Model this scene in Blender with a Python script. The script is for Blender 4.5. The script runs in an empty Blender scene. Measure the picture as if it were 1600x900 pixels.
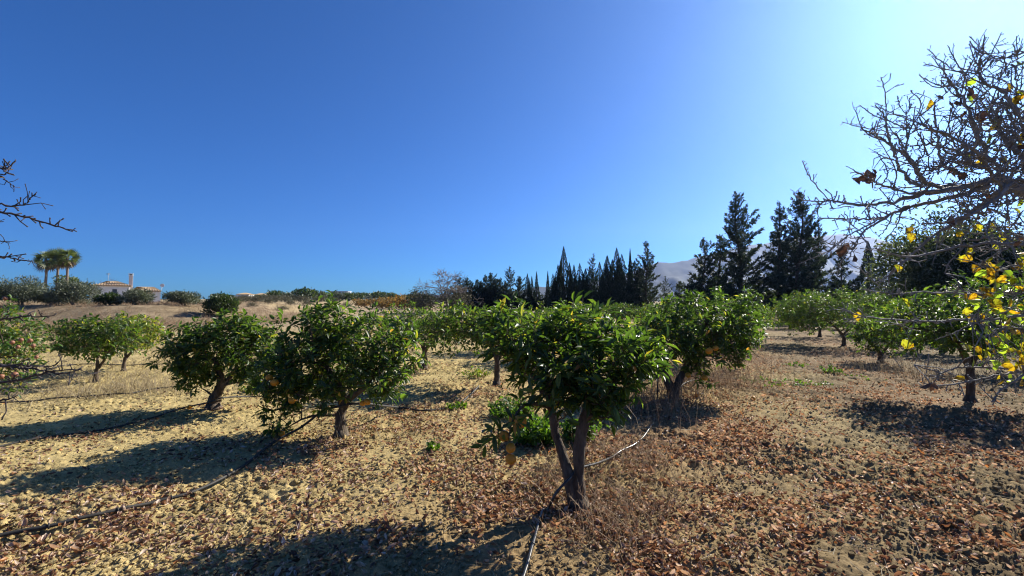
import bpy, math, random
import numpy as np
from mathutils import Vector, Matrix

rng = np.random.default_rng(7)
random.seed(7)
SC = bpy.context.scene
COL = SC.collection
PI = math.pi

# ------------------------------------------------------------------ camera
F = 720.0                      # focal length in pixels of the 1600 px wide photograph
CAMZ = 1.6
PITCH = math.atan(20 / 720)
cam_d = bpy.data.cameras.new('camera')
cam_d.sensor_width = 36.0
cam_d.lens = 36.0 * F / 1600.0
cam_d.clip_start = 0.05
cam_d.clip_end = 9000
cam = bpy.data.objects.new('camera', cam_d)
COL.objects.link(cam)
cam.location = (0, 0, CAMZ)
cam.rotation_euler = (PI / 2 + PITCH, 0, 0)
SC.camera = cam

# ------------------------------------------------------------------ sky, sun, exposure
SUN_EL = math.radians(31.0)
SUN_AZ = math.radians(49.0)    # clockwise from +Y (camera forward) towards +X
world = bpy.data.worlds.new('World')
SC.world = world
world.use_nodes = True
wn, wl = world.node_tree.nodes, world.node_tree.links
wn.clear()
w_out = wn.new('ShaderNodeOutputWorld')
w_bg = wn.new('ShaderNodeBackground')
w_sky = wn.new('ShaderNodeTexSky')
w_sky.sky_type = 'NISHITA'
w_sky.sun_disc = False
w_sky.sun_elevation = SUN_EL
w_sky.sun_rotation = SUN_AZ
w_sky.altitude = 2000
w_sky.air_density = 1.0
w_sky.dust_density = 1.6
w_sky.ozone_density = 6.0
w_bg.inputs['Strength'].default_value = 0.051
w_wb = wn.new('ShaderNodeMix')                  # the phone's cool white balance, the same over the whole sky
w_wb.data_type = 'RGBA'
w_wb.blend_type = 'MULTIPLY'
w_wb.inputs[0].default_value = 1.0
w_wb.inputs[7].default_value = (.38, .835, 1.30, 1)
wl.new(w_sky.outputs[0], w_wb.inputs[6])
wl.new(w_wb.outputs[2], w_bg.inputs['Color'])
wl.new(w_bg.outputs[0], w_out.inputs['Surface'])

sun_d = bpy.data.lights.new('sun', 'SUN')
sun_d.energy = 5.0
sun_d.angle = math.radians(0.53)
sun_d.color = (1.0, 0.93, 0.80)
sun = bpy.data.objects.new('sun', sun_d)
COL.objects.link(sun)
sun_dir = Vector((math.sin(SUN_AZ) * math.cos(SUN_EL), math.cos(SUN_AZ) * math.cos(SUN_EL), math.sin(SUN_EL)))
sun.rotation_euler = sun_dir.to_track_quat('Z', 'Y').to_euler()
sun.location = (20, 20, 30)

SC.view_settings.view_transform = 'Standard'
SC.view_settings.look = 'None'
SC.view_settings.exposure = 1.1
SC.view_settings.gamma = 1.0
SC.render.engine = 'CYCLES'
SC.cycles.max_bounces = 6
SC.cycles.diffuse_bounces = 3
SC.cycles.glossy_bounces = 2
SC.cycles.transmission_bounces = 3
SC.cycles.volume_bounces = 0
SC.cycles.use_denoising = True
SC.cycles.filter_width = 1.15
SC.cycles.sample_clamp_indirect = 4.0

# ------------------------------------------------------------------ projecting helpers
FW = np.array([0, math.cos(PITCH), math.sin(PITCH)])
UP = np.array([0, -math.sin(PITCH), math.cos(PITCH)])
RT = np.array([1.0, 0, 0])
CAM = np.array([0, 0, CAMZ])


def ray(px, py):
    return RT * ((px - 800) / F) + FW + UP * ((450 - py) / F)


def at(px, py, Y):
    r = ray(px, py)
    return CAM + r * (Y / r[1])


def gp(px, py, z=0.0):
    r = ray(px, py)
    return CAM + r * ((z - CAMZ) / r[2])


# ------------------------------------------------------------------ noise (numpy gradient noise)
_perm = rng.permutation(512)
_perm = np.concatenate([_perm, _perm, _perm])
_ang = rng.random(1536) * 2 * PI
_gx, _gy = np.cos(_ang), np.sin(_ang)


def pnoise(x, y):
    x = np.asarray(x, float); y = np.asarray(y, float)
    xi = np.floor(x).astype(int); yi = np.floor(y).astype(int)
    xf = x - xi; yf = y - yi
    xi &= 511; yi &= 511
    u = xf * xf * xf * (xf * (xf * 6 - 15) + 10)
    v = yf * yf * yf * (yf * (yf * 6 - 15) + 10)

    def g(ix, iy, fx, fy):
        h = _perm[_perm[ix] + iy]
        return _gx[h] * fx + _gy[h] * fy
    a = g(xi, yi, xf, yf); b = g(xi + 1, yi, xf - 1, yf)
    c = g(xi, yi + 1, xf, yf - 1); d = g(xi + 1, yi + 1, xf - 1, yf - 1)
    return ((a * (1 - u) + b * u) * (1 - v) + (c * (1 - u) + d * u) * v) * 1.4


def smooth(a, b, x):
    t = np.clip((np.asarray(x, float) - a) / (b - a), 0, 1)
    return t * t * (3 - 2 * t)


# ------------------------------------------------------------------ terrain
def bank_edge(y):                                   # right-hand edge of the terrace
    return -19.5 - 0.18 * (np.asarray(y, float) - 33)


def terrain(x, y):
    x = np.asarray(x, float); y = np.asarray(y, float)
    h = 0.05 * pnoise(x * 0.16 + 3, y * 0.16 + 9) * smooth(1.5, 6, np.hypot(x, y))
    wob = pnoise(x * 0.12 + 40, y * 0.1 + 7)
    up = smooth(31.5, 37.5, y + 1.2 * wob) * smooth(0, 1, (bank_edge(y) + 1.2 * wob - x) / 9.0 + 0.0)
    h = h + up * (1.22 + 0.0016 * np.clip(y - 36, 0, 90))
    ang = x / np.maximum(y, 1.0)
    far = smooth(110, 420, y) * smooth(0.05, -0.35, ang)
    h = h + far * 1.6 + smooth(300, 900, y) * smooth(0.1, -0.3, ang) * 1.5
    return h


def clod_noise(x, y):
    d = np.hypot(x, y)
    n = 0.030 * pnoise(x * 1.1 + 5, y * 1.1) + 0.022 * pnoise(x * 3.1, y * 3.1 + 8)
    a = pnoise(x * 7.3 + 1, y * 7.3)
    b = pnoise(x * 14.9 + 4, y * 14.9 + 2)
    c = pnoise(x * 31.0 + 4, y * 31.0 + 2)
    n = n + 0.030 * (0.6 - np.abs(a) * 1.6) + 0.026 * (0.5 - np.abs(b) * 1.5) + 0.009 * c
    rough = 0.32 + 1.0 * smooth(-0.3, 0.4, pnoise(x * 0.45 + 20, y * 0.45 + 3)) + 0.35 * smooth(-1.0, 2.5, x)
    return n * rough * (1 - 0.5 * smooth(12, 40, d)) * (1 - smooth(60, 130, d))


def gz(x, y):
    return float(terrain(x, y) + clod_noise(x, y))


# ------------------------------------------------------------------ mesh builder
class MB:
    def __init__(self):
        self.V = []; self.F = []; self.n = 0

    def add(self, V, F, mi=0):
        V = np.asarray(V, float).reshape(-1, 3)
        if not isinstance(F, (list, tuple)) or (len(F) and not isinstance(F[0], np.ndarray)):
            F = [np.asarray(F, int)]
        for f in F:
            if f.size:
                self.F.append((f + self.n, mi))
        self.V.append(V); self.n += len(V)

    def mesh(self, name, mats, smooth_=True):
        V = np.concatenate(self.V) if self.V else np.zeros((0, 3))
        me = bpy.data.meshes.new(name)
        me.vertices.add(len(V)); me.vertices.foreach_set('co', V.astype(np.float32).ravel())
        loops = np.concatenate([f.ravel() for f, _ in self.F])
        tot = np.concatenate([np.full(len(f), f.shape[1]) for f, _ in self.F])
        mi = np.concatenate([np.full(len(f), m) for f, m in self.F])
        start = np.concatenate([[0], np.cumsum(tot)[:-1]])
        me.loops.add(len(loops)); me.loops.foreach_set('vertex_index', loops.astype(np.int32))
        me.polygons.add(len(tot))
        me.polygons.foreach_set('loop_start', start.astype(np.int32))
        me.polygons.foreach_set('loop_total', tot.astype(np.int32))
        me.polygons.foreach_set('material_index', mi.astype(np.int32))
        me.polygons.foreach_set('use_smooth', np.full(len(tot), smooth_))
        for m in (mats if isinstance(mats, (list, tuple)) else [mats]):
            me.materials.append(m)
        me.update(calc_edges=True)
        return me

    def build(self, name, mats, parent=None, smooth_=True):
        o = bpy.data.objects.new(name, self.mesh(name, mats, smooth_))
        COL.objects.link(o)
        if parent is not None:
            o.parent = parent
        return o


def norm(a):
    return a / np.maximum(np.linalg.norm(a, axis=-1, keepdims=True), 1e-9)


def tubes(mb, P, R, n=6, mi=0, cap=True):
    """P (N,K,3) polylines, R (N,K) radii -> tubes in mb."""
    P = np.asarray(P, float); R = np.asarray(R, float)
    if P.ndim == 2:
        P = P[None]; R = R[None]
    N, K, _ = P.shape
    T = np.empty_like(P)
    T[:, 1:-1] = P[:, 2:] - P[:, :-2]
    T[:, 0] = P[:, 1] - P[:, 0]; T[:, -1] = P[:, -1] - P[:, -2]
    T = norm(T)
    D = norm(P[:, -1] - P[:, 0])
    ref = np.where(np.abs(D[:, 2:3]) > 0.8, np.array([[1.0, 0.13, 0]]), np.array([[0.05, 0.1, 1.0]]))
    U = ref[:, None, :] - (ref[:, None, :] * T).sum(-1, keepdims=True) * T
    U = norm(U); W = np.cross(T, U)
    a = np.arange(n) * 2 * PI / n
    ring = U[:, :, None, :] * np.cos(a)[None, None, :, None] + W[:, :, None, :] * np.sin(a)[None, None, :, None]
    V = P[:, :, None, :] + ring * R[:, :, None, None]
    idx = np.arange(N * K * n).reshape(N, K, n)
    a0 = idx[:, :-1, :]; a1 = np.roll(a0, -1, 2); b0 = idx[:, 1:, :]; b1 = np.roll(b0, -1, 2)
    Fq = np.stack([a0, a1, b1, b0], -1).reshape(-1, 4)
    Fs = [Fq]
    if cap:
        Fs.append(idx[:, -1, :].reshape(N, n)); Fs.append(idx[:, 0, ::-1].reshape(N, n))
    mb.add(V, Fs, mi)


def resample(pts, rads, k):
    """smooth (Catmull-Rom) resampling of one polyline to k points"""
    pts = np.asarray(pts, float); rads = np.asarray(rads, float)
    if len(rads) != len(pts):
        rads = np.interp(np.linspace(0, 1, len(pts)), np.linspace(0, 1, len(rads)), rads)
    m = len(pts)
    ext = np.vstack([2 * pts[0] - pts[1], pts, 2 * pts[-1] - pts[-2]])
    t = np.linspace(0, m - 1, k); i = np.minimum(t.astype(int), m - 2); u = (t - i)[:, None]
    p0, p1, p2, p3 = ext[i], ext[i + 1], ext[i + 2], ext[i + 3]
    P = 0.5 * (2 * p1 + (p2 - p0) * u + (2 * p0 - 5 * p1 + 4 * p2 - p3) * u ** 2 + (3 * p1 - p0 - 3 * p2 + p3) * u ** 3)
    R = np.interp(t, np.arange(m), rads)
    return P, R


# ------------------------------------------------------------------ leaves
def tmpl_full():       # eight triangles: blade folded along its midrib and arched
    V = np.array([[0, 0, 0], [.28, .40, .07], [.28, 0, -.02], [.28, -.40, .07], [.66, .38, .05], [.66, 0, -.05], [.66, -.38, .05], [1, 0, -.16]])
    F = [np.array([[0, 2, 1], [0, 3, 2], [4, 5, 7], [5, 6, 7]]), np.array([[1, 2, 5, 4], [2, 3, 6, 5]])]
    return V, F


def tmpl_fold():       # two triangles folded along the midrib
    V = np.array([[0, 0, 0], [.5, .5, .10], [1, 0, -.06], [.5, -.5, .10]])
    return V, [np.array([[0, 2, 1], [0, 3, 2]])]


def tmpl_round():      # rounder leaf (pear, weeds)
    V = np.array([[0, 0, 0], [.3, .48, .06], [.75, .42, .03], [1, 0, -.08], [.75, -.42, .03], [.3, -.48, .06], [.5, 0, -.05]])
    return V, [np.array([[0, 6, 1], [1, 6, 2], [2, 6, 3], [3, 6, 4], [4, 6, 5], [5, 6, 0]])]


TF, TD, TR = tmpl_full(), tmpl_fold(), tmpl_round()


def leaf_frames(D, Nn):
    D = norm(D)
    Z = norm(Nn - (Nn * D).sum(-1, keepdims=True) * D)
    Y = np.cross(Z, D)
    return D, Y, Z


def leaf_cloud(mb, P, D, Nn, L, W, tm, mi=0):
    if len(P) == 0:
        return
    D, Y, Z = leaf_frames(D, Nn)
    tv, tf = tm
    L = np.broadcast_to(L, len(P)); W = np.broadcast_to(W, len(P))
    V = (P[:, None, :] + D[:, None, :] * (tv[None, :, 0:1] * L[:, None, None])
         + Y[:, None, :] * (tv[None, :, 1:2] * W[:, None, None]) + Z[:, None, :] * (tv[None, :, 2:3] * L[:, None, None]))
    k = len(tv); off = (np.arange(len(P)) * k)[:, None, None]
    mb.add(V, [(f[None] + off).reshape(-1, f.shape[1]) for f in tf], mi)


# ------------------------------------------------------------------ materials
def new_mat(name):
    m = bpy.data.materials.new(name); m.use_nodes = True
    nt = m.node_tree; nt.nodes.clear()
    out = nt.nodes.new('ShaderNodeOutputMaterial')
    return m, nt, out


def ramp(nt, fac, stops, interp='LINEAR'):
    r = nt.nodes.new('ShaderNodeValToRGB')
    el = r.color_ramp.elements
    while len(el) < len(stops):
        el.new(0.5)
    for e, (p, c) in zip(el, stops):
        e.position = p; e.color = (*c, 1)
    r.color_ramp.interpolation = interp
    nt.links.new(fac, r.inputs['Fac'])
    return r.outputs['Color']


def island_random(nt):
    g = nt.nodes.new('ShaderNodeNewGeometry'); oi = nt.nodes.new('ShaderNodeObjectInfo')
    a = nt.nodes.new('ShaderNodeMath'); a.operation = 'ADD'
    nt.links.new(g.outputs['Random Per Island'], a.inputs[0]); nt.links.new(oi.outputs['Random'], a.inputs[1])
    f = nt.nodes.new('ShaderNodeMath'); f.operation = 'FRACT'
    nt.links.new(a.outputs[0], f.inputs[0])
    return f.outputs[0]


def tex_noise(nt, scale, detail=3, rough=0.6, coord='Object', stretch=None):
    tc = nt.nodes.new('ShaderNodeTexCoord'); n = nt.nodes.new('ShaderNodeTexNoise')
    n.inputs['Scale'].default_value = scale; n.inputs['Detail'].default_value = detail; n.inputs['Roughness'].default_value = rough
    src = tc.outputs[coord]
    if stretch:
        mp = nt.nodes.new('ShaderNodeMapping'); mp.inputs['Scale'].default_value = stretch
        nt.links.new(src, mp.inputs['Vector']); src = mp.outputs[0]
    nt.links.new(src, n.inputs['Vector'])
    return n.outputs['Fac']


def leaf_mat(name, stops, rough=0.4, trans=0.4, tgain=(1.6, 1.7, 0.7), spec=0.5, spots=0):
    m, nt, out = new_mat(name)
    c = ramp(nt, island_random(nt), stops)
    if spots:                                      # brown blotches of age
        sp = ramp(nt, tex_noise(nt, spots, 3, .7), [(.40, (.30, .16, .10)), (.50, (.85, .8, .75)), (.6, (1, 1, 1))])
        ms = nt.nodes.new('ShaderNodeMix'); ms.data_type = 'RGBA'; ms.blend_type = 'MULTIPLY'; ms.inputs[0].default_value = 1
        nt.links.new(c, ms.inputs[6]); nt.links.new(sp, ms.inputs[7]); c = ms.outputs[2]
    p = nt.nodes.new('ShaderNodeBsdfPrincipled')
    p.inputs['Roughness'].default_value = rough
    p.inputs['Specular IOR Level'].default_value = spec
    nt.links.new(c, p.inputs['Base Color'])
    if trans > 0:
        mul = nt.nodes.new('ShaderNodeMix'); mul.data_type = 'RGBA'; mul.blend_type = 'MULTIPLY'
        mul.inputs[0].default_value = 1.0; mul.clamp_result = False
        nt.links.new(c, mul.inputs[6]); mul.inputs[7].default_value = (*tgain, 1)
        t = nt.nodes.new('ShaderNodeBsdfTranslucent'); nt.links.new(mul.outputs[2], t.inputs['Color'])
        mx = nt.nodes.new('ShaderNodeMixShader'); mx.inputs[0].default_value = trans
        nt.links.new(p.outputs[0], mx.inputs[1]); nt.links.new(t.outputs[0], mx.inputs[2])
        nt.links.new(mx.outputs[0], out.inputs['Surface'])
    else:
        nt.links.new(p.outputs[0], out.inputs['Surface'])
    return m


def plain_mat(name, stops, scale=8, rough=0.8, bump=0.0, bscale=40, stretch=None, spec=0.3, detail=4, bdist=0.02):
    m, nt, out = new_mat(name)
    c = ramp(nt, tex_noise(nt, scale, detail, 0.65, stretch=stretch), stops)
    p = nt.nodes.new('ShaderNodeBsdfPrincipled')
    p.inputs['Roughness'].default_value = rough
    p.inputs['Specular IOR Level'].default_value = spec
    nt.links.new(c, p.inputs['Base Color'])
    if bump:
        b = nt.nodes.new('ShaderNodeBump'); b.inputs['Strength'].default_value = bump; b.inputs['Distance'].default_value = bdist
        nt.links.new(tex_noise(nt, bscale, 4, 0.7, stretch=stretch), b.inputs['Height'])
        nt.links.new(b.outputs[0], p.inputs['Normal'])
    nt.links.new(p.outputs[0], out.inputs['Surface'])
    return m


M = {}
M['citrus'] = leaf_mat('citrus_leaf', [(0, (.026, .050, .018)), (.45, (.038, .072, .023)), (.82, (.060, .102, .030)), (.95, (.11, .15, .04)), (.985, (.28, .24, .06)), (1, (.24, .12, .05))],
                       rough=.44, trans=.48, tgain=(2.6, 2.7, .7), spec=.5)
M['citrus_yellow'] = leaf_mat('citrus_leaf_yellowing', [(0, (.06, .12, .02)), (.6, (.14, .19, .03)), (1, (.40, .36, .06))], rough=.4, trans=.45, tgain=(1.6, 1.7, .6))
M['citrus_far'] = leaf_mat('citrus_leaf_far', [(0, (.026, .050, .018)), (.55, (.042, .077, .024)), (.93, (.080, .12, .036)), (1, (.24, .21, .06))], rough=.44, trans=.48, tgain=(2.6, 2.7, .7), spec=.5)
M['conifer'] = leaf_mat('conifer_spray', [(0, (.020, .034, .026)), (.6, (.032, .052, .040)), (1, (.045, .068, .05))], rough=.6, trans=.22, tgain=(1.8, 1.7, .8), spec=.3)
M['cypress'] = leaf_mat('cypress_spray', [(0, (.012, .026, .016)), (.6, (.018, .036, .026)), (1, (.034, .055, .034))], rough=.6, trans=.18, tgain=(1.8, 1.7, .8), spec=.3)
M['olive'] = leaf_mat('olive_leaf', [(0, (0.067, 0.085, 0.048)), (.6, (0.114, 0.133, 0.085)), (1, (0.209, 0.228, 0.162))], rough=.55, trans=.2, tgain=(1.2, 1.3, .8))
M['dark_leaf'] = leaf_mat('dark_tree_leaf', [(0, (.02, .04, .015)), (.6, (.04, .065, .022)), (1, (.08, .10, .035))], rough=.5, trans=.3, tgain=(1.6, 1.8, .7))
M['dusky'] = leaf_mat('dusky_tree_leaf', [(0, (0.031, 0.047, 0.027)), (.6, (0.058, 0.074, 0.043)), (1, (0.109, 0.117, 0.066))], rough=.5, trans=.4, tgain=(1.8, 1.9, .8))
M['scrub'] = leaf_mat('scrub_leaf', [(0, (0.066, 0.066, 0.043)), (.6, (0.105, 0.101, 0.066)), (1, (0.164, 0.148, 0.101))], rough=.7, trans=.2, tgain=(1.2, 1.2, .9))
M['autumn'] = leaf_mat('autumn_leaf', [(0, (0.125, 0.109, 0.039)), (.4, (0.265, 0.172, 0.047)), (.75, (0.328, 0.172, 0.047)), (1, (0.125, 0.125, 0.047))], rough=.6, trans=.35, tgain=(1.2, 1.1, .7))
M['pear_yellow'] = leaf_mat('pear_leaf_yellow', [(0, (0.390, 0.296, 0.023)), (.35, (0.452, 0.281, 0.023)), (.6, (0.374, 0.374, 0.039)), (1, (0.234, 0.312, 0.039))], rough=.45, trans=.6, tgain=(1.45, 1.45, .6), spots=2.6)
M['pear_dead'] = leaf_mat('pear_leaf_withered', [(0, (0.055, 0.035, 0.027)), (1, (0.125, 0.070, 0.047))], rough=.8, trans=.15, tgain=(1.3, 1.1, .9))
M['weed'] = leaf_mat('weed_leaf', [(0, (0.047, 0.101, 0.016)), (.6, (0.078, 0.156, 0.023)), (1, (0.140, 0.218, 0.039))], rough=.5, trans=.45, tgain=(1.7, 1.8, .5))
M['palm'] = leaf_mat('palm_leaf', [(0, (.06, .085, .03)), (.6, (.11, .145, .055)), (1, (.20, .22, .09))], rough=.45, trans=.3)
M['palm_dead'] = leaf_mat('palm_leaf_dry', [(0, (0.094, 0.070, 0.039)), (1, (0.172, 0.133, 0.078))], rough=.8, trans=.1)
M['litter'] = leaf_mat('dry_leaf', [(0, (0.055, 0.031, 0.020)), (.16, (0.133, 0.066, 0.039)), (.36, (0.234, 0.129, 0.078)), (.56, (0.343, 0.226, 0.148)), (.74, (0.468, 0.351, 0.257)), (.88, (0.562, 0.468, 0.390)), (.95, (0.437, 0.195, 0.055)), (1, (0.608, 0.546, 0.484))],
                      rough=.5, trans=.34, tgain=(1.3, 1.05, .8), spec=.5)
M['straw'] = leaf_mat('dry_stalk', [(0, (0.156, 0.086, 0.047)), (.5, (0.265, 0.164, 0.094)), (1, (0.406, 0.312, 0.195))], rough=.7, trans=.2, tgain=(1.2, 1.1, .8))
M['straw_pale'] = leaf_mat('dry_grass', [(0, (0.234, 0.172, 0.094)), (.5, (0.343, 0.273, 0.156)), (1, (0.452, 0.374, 0.234))], rough=.7, trans=.2, tgain=(1.2, 1.1, .8))
M['bark'] = plain_mat('citrus_bark', [(.28, (0.031, 0.022, 0.016)), (.48, (0.086, 0.062, 0.044)), (.62, (0.133, 0.101, 0.074)), (.78, (0.218, 0.187, 0.148))], scale=17, rough=.85, bump=1.0, bscale=42, stretch=(1, 1, .3))
M['twig'] = plain_mat('green_twig', [(.3, (0.055, 0.051, 0.023)), (.7, (0.101, 0.094, 0.043))], scale=20, rough=.7)
M['pear_bark'] = plain_mat('pear_bark', [(.25, (.12, .115, .115)), (.55, (.22, .21, .20)), (.8, (.38, .36, .34))], scale=22, rough=.8, bump=.5, bscale=60, spec=.35)  # bark colour lightened to imitate the sun glare veiling these branches
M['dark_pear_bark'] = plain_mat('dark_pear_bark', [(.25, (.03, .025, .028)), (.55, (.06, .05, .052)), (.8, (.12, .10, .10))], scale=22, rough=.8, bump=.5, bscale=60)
M['grey_bark'] = plain_mat('grey_bark', [(.3, (0.125, 0.101, 0.094)), (.7, (0.250, 0.218, 0.203))], scale=6, rough=.9)
M['dark_bark'] = plain_mat('conifer_bark', [(.3, (.05, .038, .03)), (.7, (.12, .09, .07))], scale=6, rough=.9)
M['palm_trunk'] = plain_mat('palm_trunk', [(.3, (0.125, 0.094, 0.070)), (.7, (0.250, 0.195, 0.148))], scale=5, rough=.9, stretch=(1, 1, 4))
M['hose'] = plain_mat('black_polythene_hose', [(.3, (.02, .02, .02)), (.7, (.045, .043, .04))], scale=9, rough=.32, spec=.6)
M['hose_dusty'] = plain_mat('dusty_polythene_hose', [(.3, (.022, .021, .020)), (.7, (.05, .046, .04))], scale=9, rough=.62, spec=.3)
M['iron'] = plain_mat('rusty_iron', [(.3, (.03, .022, .02)), (.7, (.08, .05, .035))], scale=30, rough=.7)
M['wood'] = plain_mat('grey_wood', [(.3, (.10, .08, .07)), (.7, (.22, .18, .15))], scale=12, rough=.9, stretch=(1, 1, .2))
M['orange'] = plain_mat('orange_peel', [(.3, (0.484, 0.187, 0.016)), (.7, (0.585, 0.265, 0.023))], scale=3, rough=.42, bump=.25, bscale=90, bdist=.004)
M['grapefruit'] = plain_mat('grapefruit_peel', [(.3, (0.484, 0.179, 0.016)), (.7, (0.562, 0.250, 0.027))], scale=3, rough=.45, bump=.25, bscale=90, bdist=.004)
M['pomegranate'] = plain_mat('pomegranate_rind', [(.3, (0.211, 0.078, 0.047)), (.7, (0.312, 0.156, 0.086))], scale=5, rough=.5)
M['clod'] = plain_mat('dry_clod', [(.25, (0.156, 0.125, 0.070)), (.55, (0.257, 0.211, 0.113)), (.8, (0.359, 0.296, 0.156))], scale=1.3, rough=.95, bump=.5, bscale=55, spec=.1, bdist=.01)
M['wall'] = plain_mat('whitewash', [(.3, (.72, .71, .67)), (.7, (.80, .79, .75))], scale=1.2, rough=.9)
M['brick'] = plain_mat('pinkish_render', [(.3, (.60, .52, .47)), (.7, (.72, .66, .61))], scale=2.5, rough=.9)
M['tiles'] = plain_mat('clay_tiles', [(.25, (0.265, 0.172, 0.101)), (.5, (0.374, 0.265, 0.156)), (.75, (0.452, 0.351, 0.226))], scale=2.2, rough=.9, bump=.5, bscale=6)
M['window'] = plain_mat('dark_window', [(.3, (.03, .035, .04)), (.7, (.06, .065, .07))], scale=2, rough=.15, spec=.6)
M['metal'] = plain_mat('grey_metal', [(.3, (.25, .25, .25)), (.7, (.4, .4, .4))], scale=5, rough=.5)
M['white_paint'] = plain_mat('white_paint', [(.3, (0.577, 0.585, 0.593)), (.7, (0.640, 0.640, 0.640))], scale=3, rough=.6)
M['blue_wall'] = plain_mat('pale_blue_wall', [(.3, (0.406, 0.468, 0.546)), (.7, (0.484, 0.538, 0.601))], scale=.5, rough=.8)


def ground_mat():
    m, nt, out = new_mat('orchard_soil')
    at_ = nt.nodes.new('ShaderNodeAttribute'); at_.attribute_name = 'soil'
    nA = tex_noise(nt, 2.3, 5, .65); nB = tex_noise(nt, 28, 4, .7)
    cA = ramp(nt, nA, [(.3, (.72, .70, .66)), (.7, (1.22, 1.2, 1.14))])
    cB = ramp(nt, nB, [(.28, (.62, .58, .52)), (.5, (1.0, 1.0, 1.0)), (.72, (1.28, 1.26, 1.22))])

    def mul(a, b):
        x = nt.nodes.new('ShaderNodeMix'); x.data_type = 'RGBA'; x.blend_type = 'MULTIPLY'; x.inputs[0].default_value = 1
        nt.links.new(a, x.inputs[6]); nt.links.new(b, x.inputs[7]); return x.outputs[2]
    c = mul(mul(at_.outputs['Color'], cA), cB)
    p = nt.nodes.new('ShaderNodeBsdfPrincipled'); p.inputs['Roughness'].default_value = .95
    p.inputs['Specular IOR Level'].default_value = .1
    nt.links.new(c, p.inputs['Base Color'])
    b = nt.nodes.new('ShaderNodeBump'); b.inputs['Strength'].default_value = .7; b.inputs['Distance'].default_value = .02
    nt.links.new(tex_noise(nt, 45, 5, .75), b.inputs['Height'])
    nt.links.new(b.outputs[0], p.inputs['Normal'])
    nt.links.new(p.outputs[0], out.inputs['Surface'])
    return m


# ------------------------------------------------------------------ tagging helpers
def tag(o, label=None, cat=None, group=None, kind=None):
    if label: o['label'] = label
    if cat: o['category'] = cat
    if group: o['group'] = group
    if kind: o['kind'] = kind
    return o


def root(name, loc, label, cat, group=None, rz=0.0):
    o = bpy.data.objects.new(name, None); o.empty_display_size = .2
    COL.objects.link(o); o.location = tuple(float(v) for v in loc); o.rotation_euler = (0, 0, rz)
    return tag(o, label, cat, group)


def copy_tree(src, loc, rz, sc, label, group):
    c = src.copy(); COL.objects.link(c)
    c.location = tuple(float(v) for v in loc); c.rotation_euler = (0, 0, rz); c.scale = sc if hasattr(sc, '__len__') else (sc, sc, sc)
    c['label'] = label
    if group: c['group'] = group
    for ch in src.children:
        k = ch.copy(); COL.objects.link(k); k.parent = c
        for g in ch.children:
            d = g.copy(); COL.objects.link(d); d.parent = k
    return c


# ------------------------------------------------------------------ ground sheet
def soil_colour(x, y):
    n1 = pnoise(x * .35 + 60, y * .35); n2 = pnoise(x * .11 + 10, y * .11 + 30); n3 = pnoise(x * 1.3, y * 1.3 + 50)
    d = np.hypot(x, y)
    tan = np.array([.56, .45, .215]); brown = np.array([.225, .175, .10]); red = np.array([.32, .20, .115]); straw = np.array([.56, .44, .23]); scrub = np.array([.31, .24, .155])
    f = smooth(-2.5, 2.0, x * .9 - y * .45 + 1.6 * n1)[:, None]
    c = tan * (1 - f) + brown * f
    # leaf-stained strips along the rows (direction .47,.88)
    s = x * .88 - y * .47
    r = np.exp(-((s + 1.0) / 1.5) ** 2) + .8 * np.exp(-((s - 2.4) / 1.0) ** 2) + .35 * np.exp(-((s + 4.3) / 1.0) ** 2)
    r = np.clip(r * (.65 + .5 * n1), 0, .85)[:, None] * (1 - smooth(25, 45, d))[:, None]
    c = c * (1 - r) + red * r
    st = (smooth(12, 20, y + 2 * n2) * smooth(-7.2, -10.5, s + 1.5 * n1) * (.75 + .5 * n2))[:, None]
    st = np.clip(st, 0, 1)
    dull = smooth(18, 40, d)[:, None]
    c = c * (1 - st) + (straw * (1 - dull) + np.array([.43, .335, .23]) * dull) * st
    ed = bank_edge(y)
    bk = (smooth(31.5, 33.0, y + 1.2 * n2) * smooth(0, 1, (ed - x) / 5.0 + .4) * (.85 + .35 * n3) * smooth(60, 45, y))[:, None]
    bk = np.clip(bk, 0, .85)
    c = c * (1 - bk) + scrub * bk
    fr = (smooth(90, 200, d) * (.4 + .5 * n2))[:, None]
    fr = np.clip(fr, 0, .8)
    c = c * (1 - fr) + np.array([.30, .26, .15]) * fr
    n5 = pnoise(x * .8 + 90, y * .8 + 12) + .7 * pnoise(x * 1.9 + 9, y * 1.9 + 2)          # tufts and bare spots
    c = c * (1 + .38 * smooth(14, 28, d) * n5)[:, None]
    return np.clip(c * .74, .02, .7)


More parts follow.
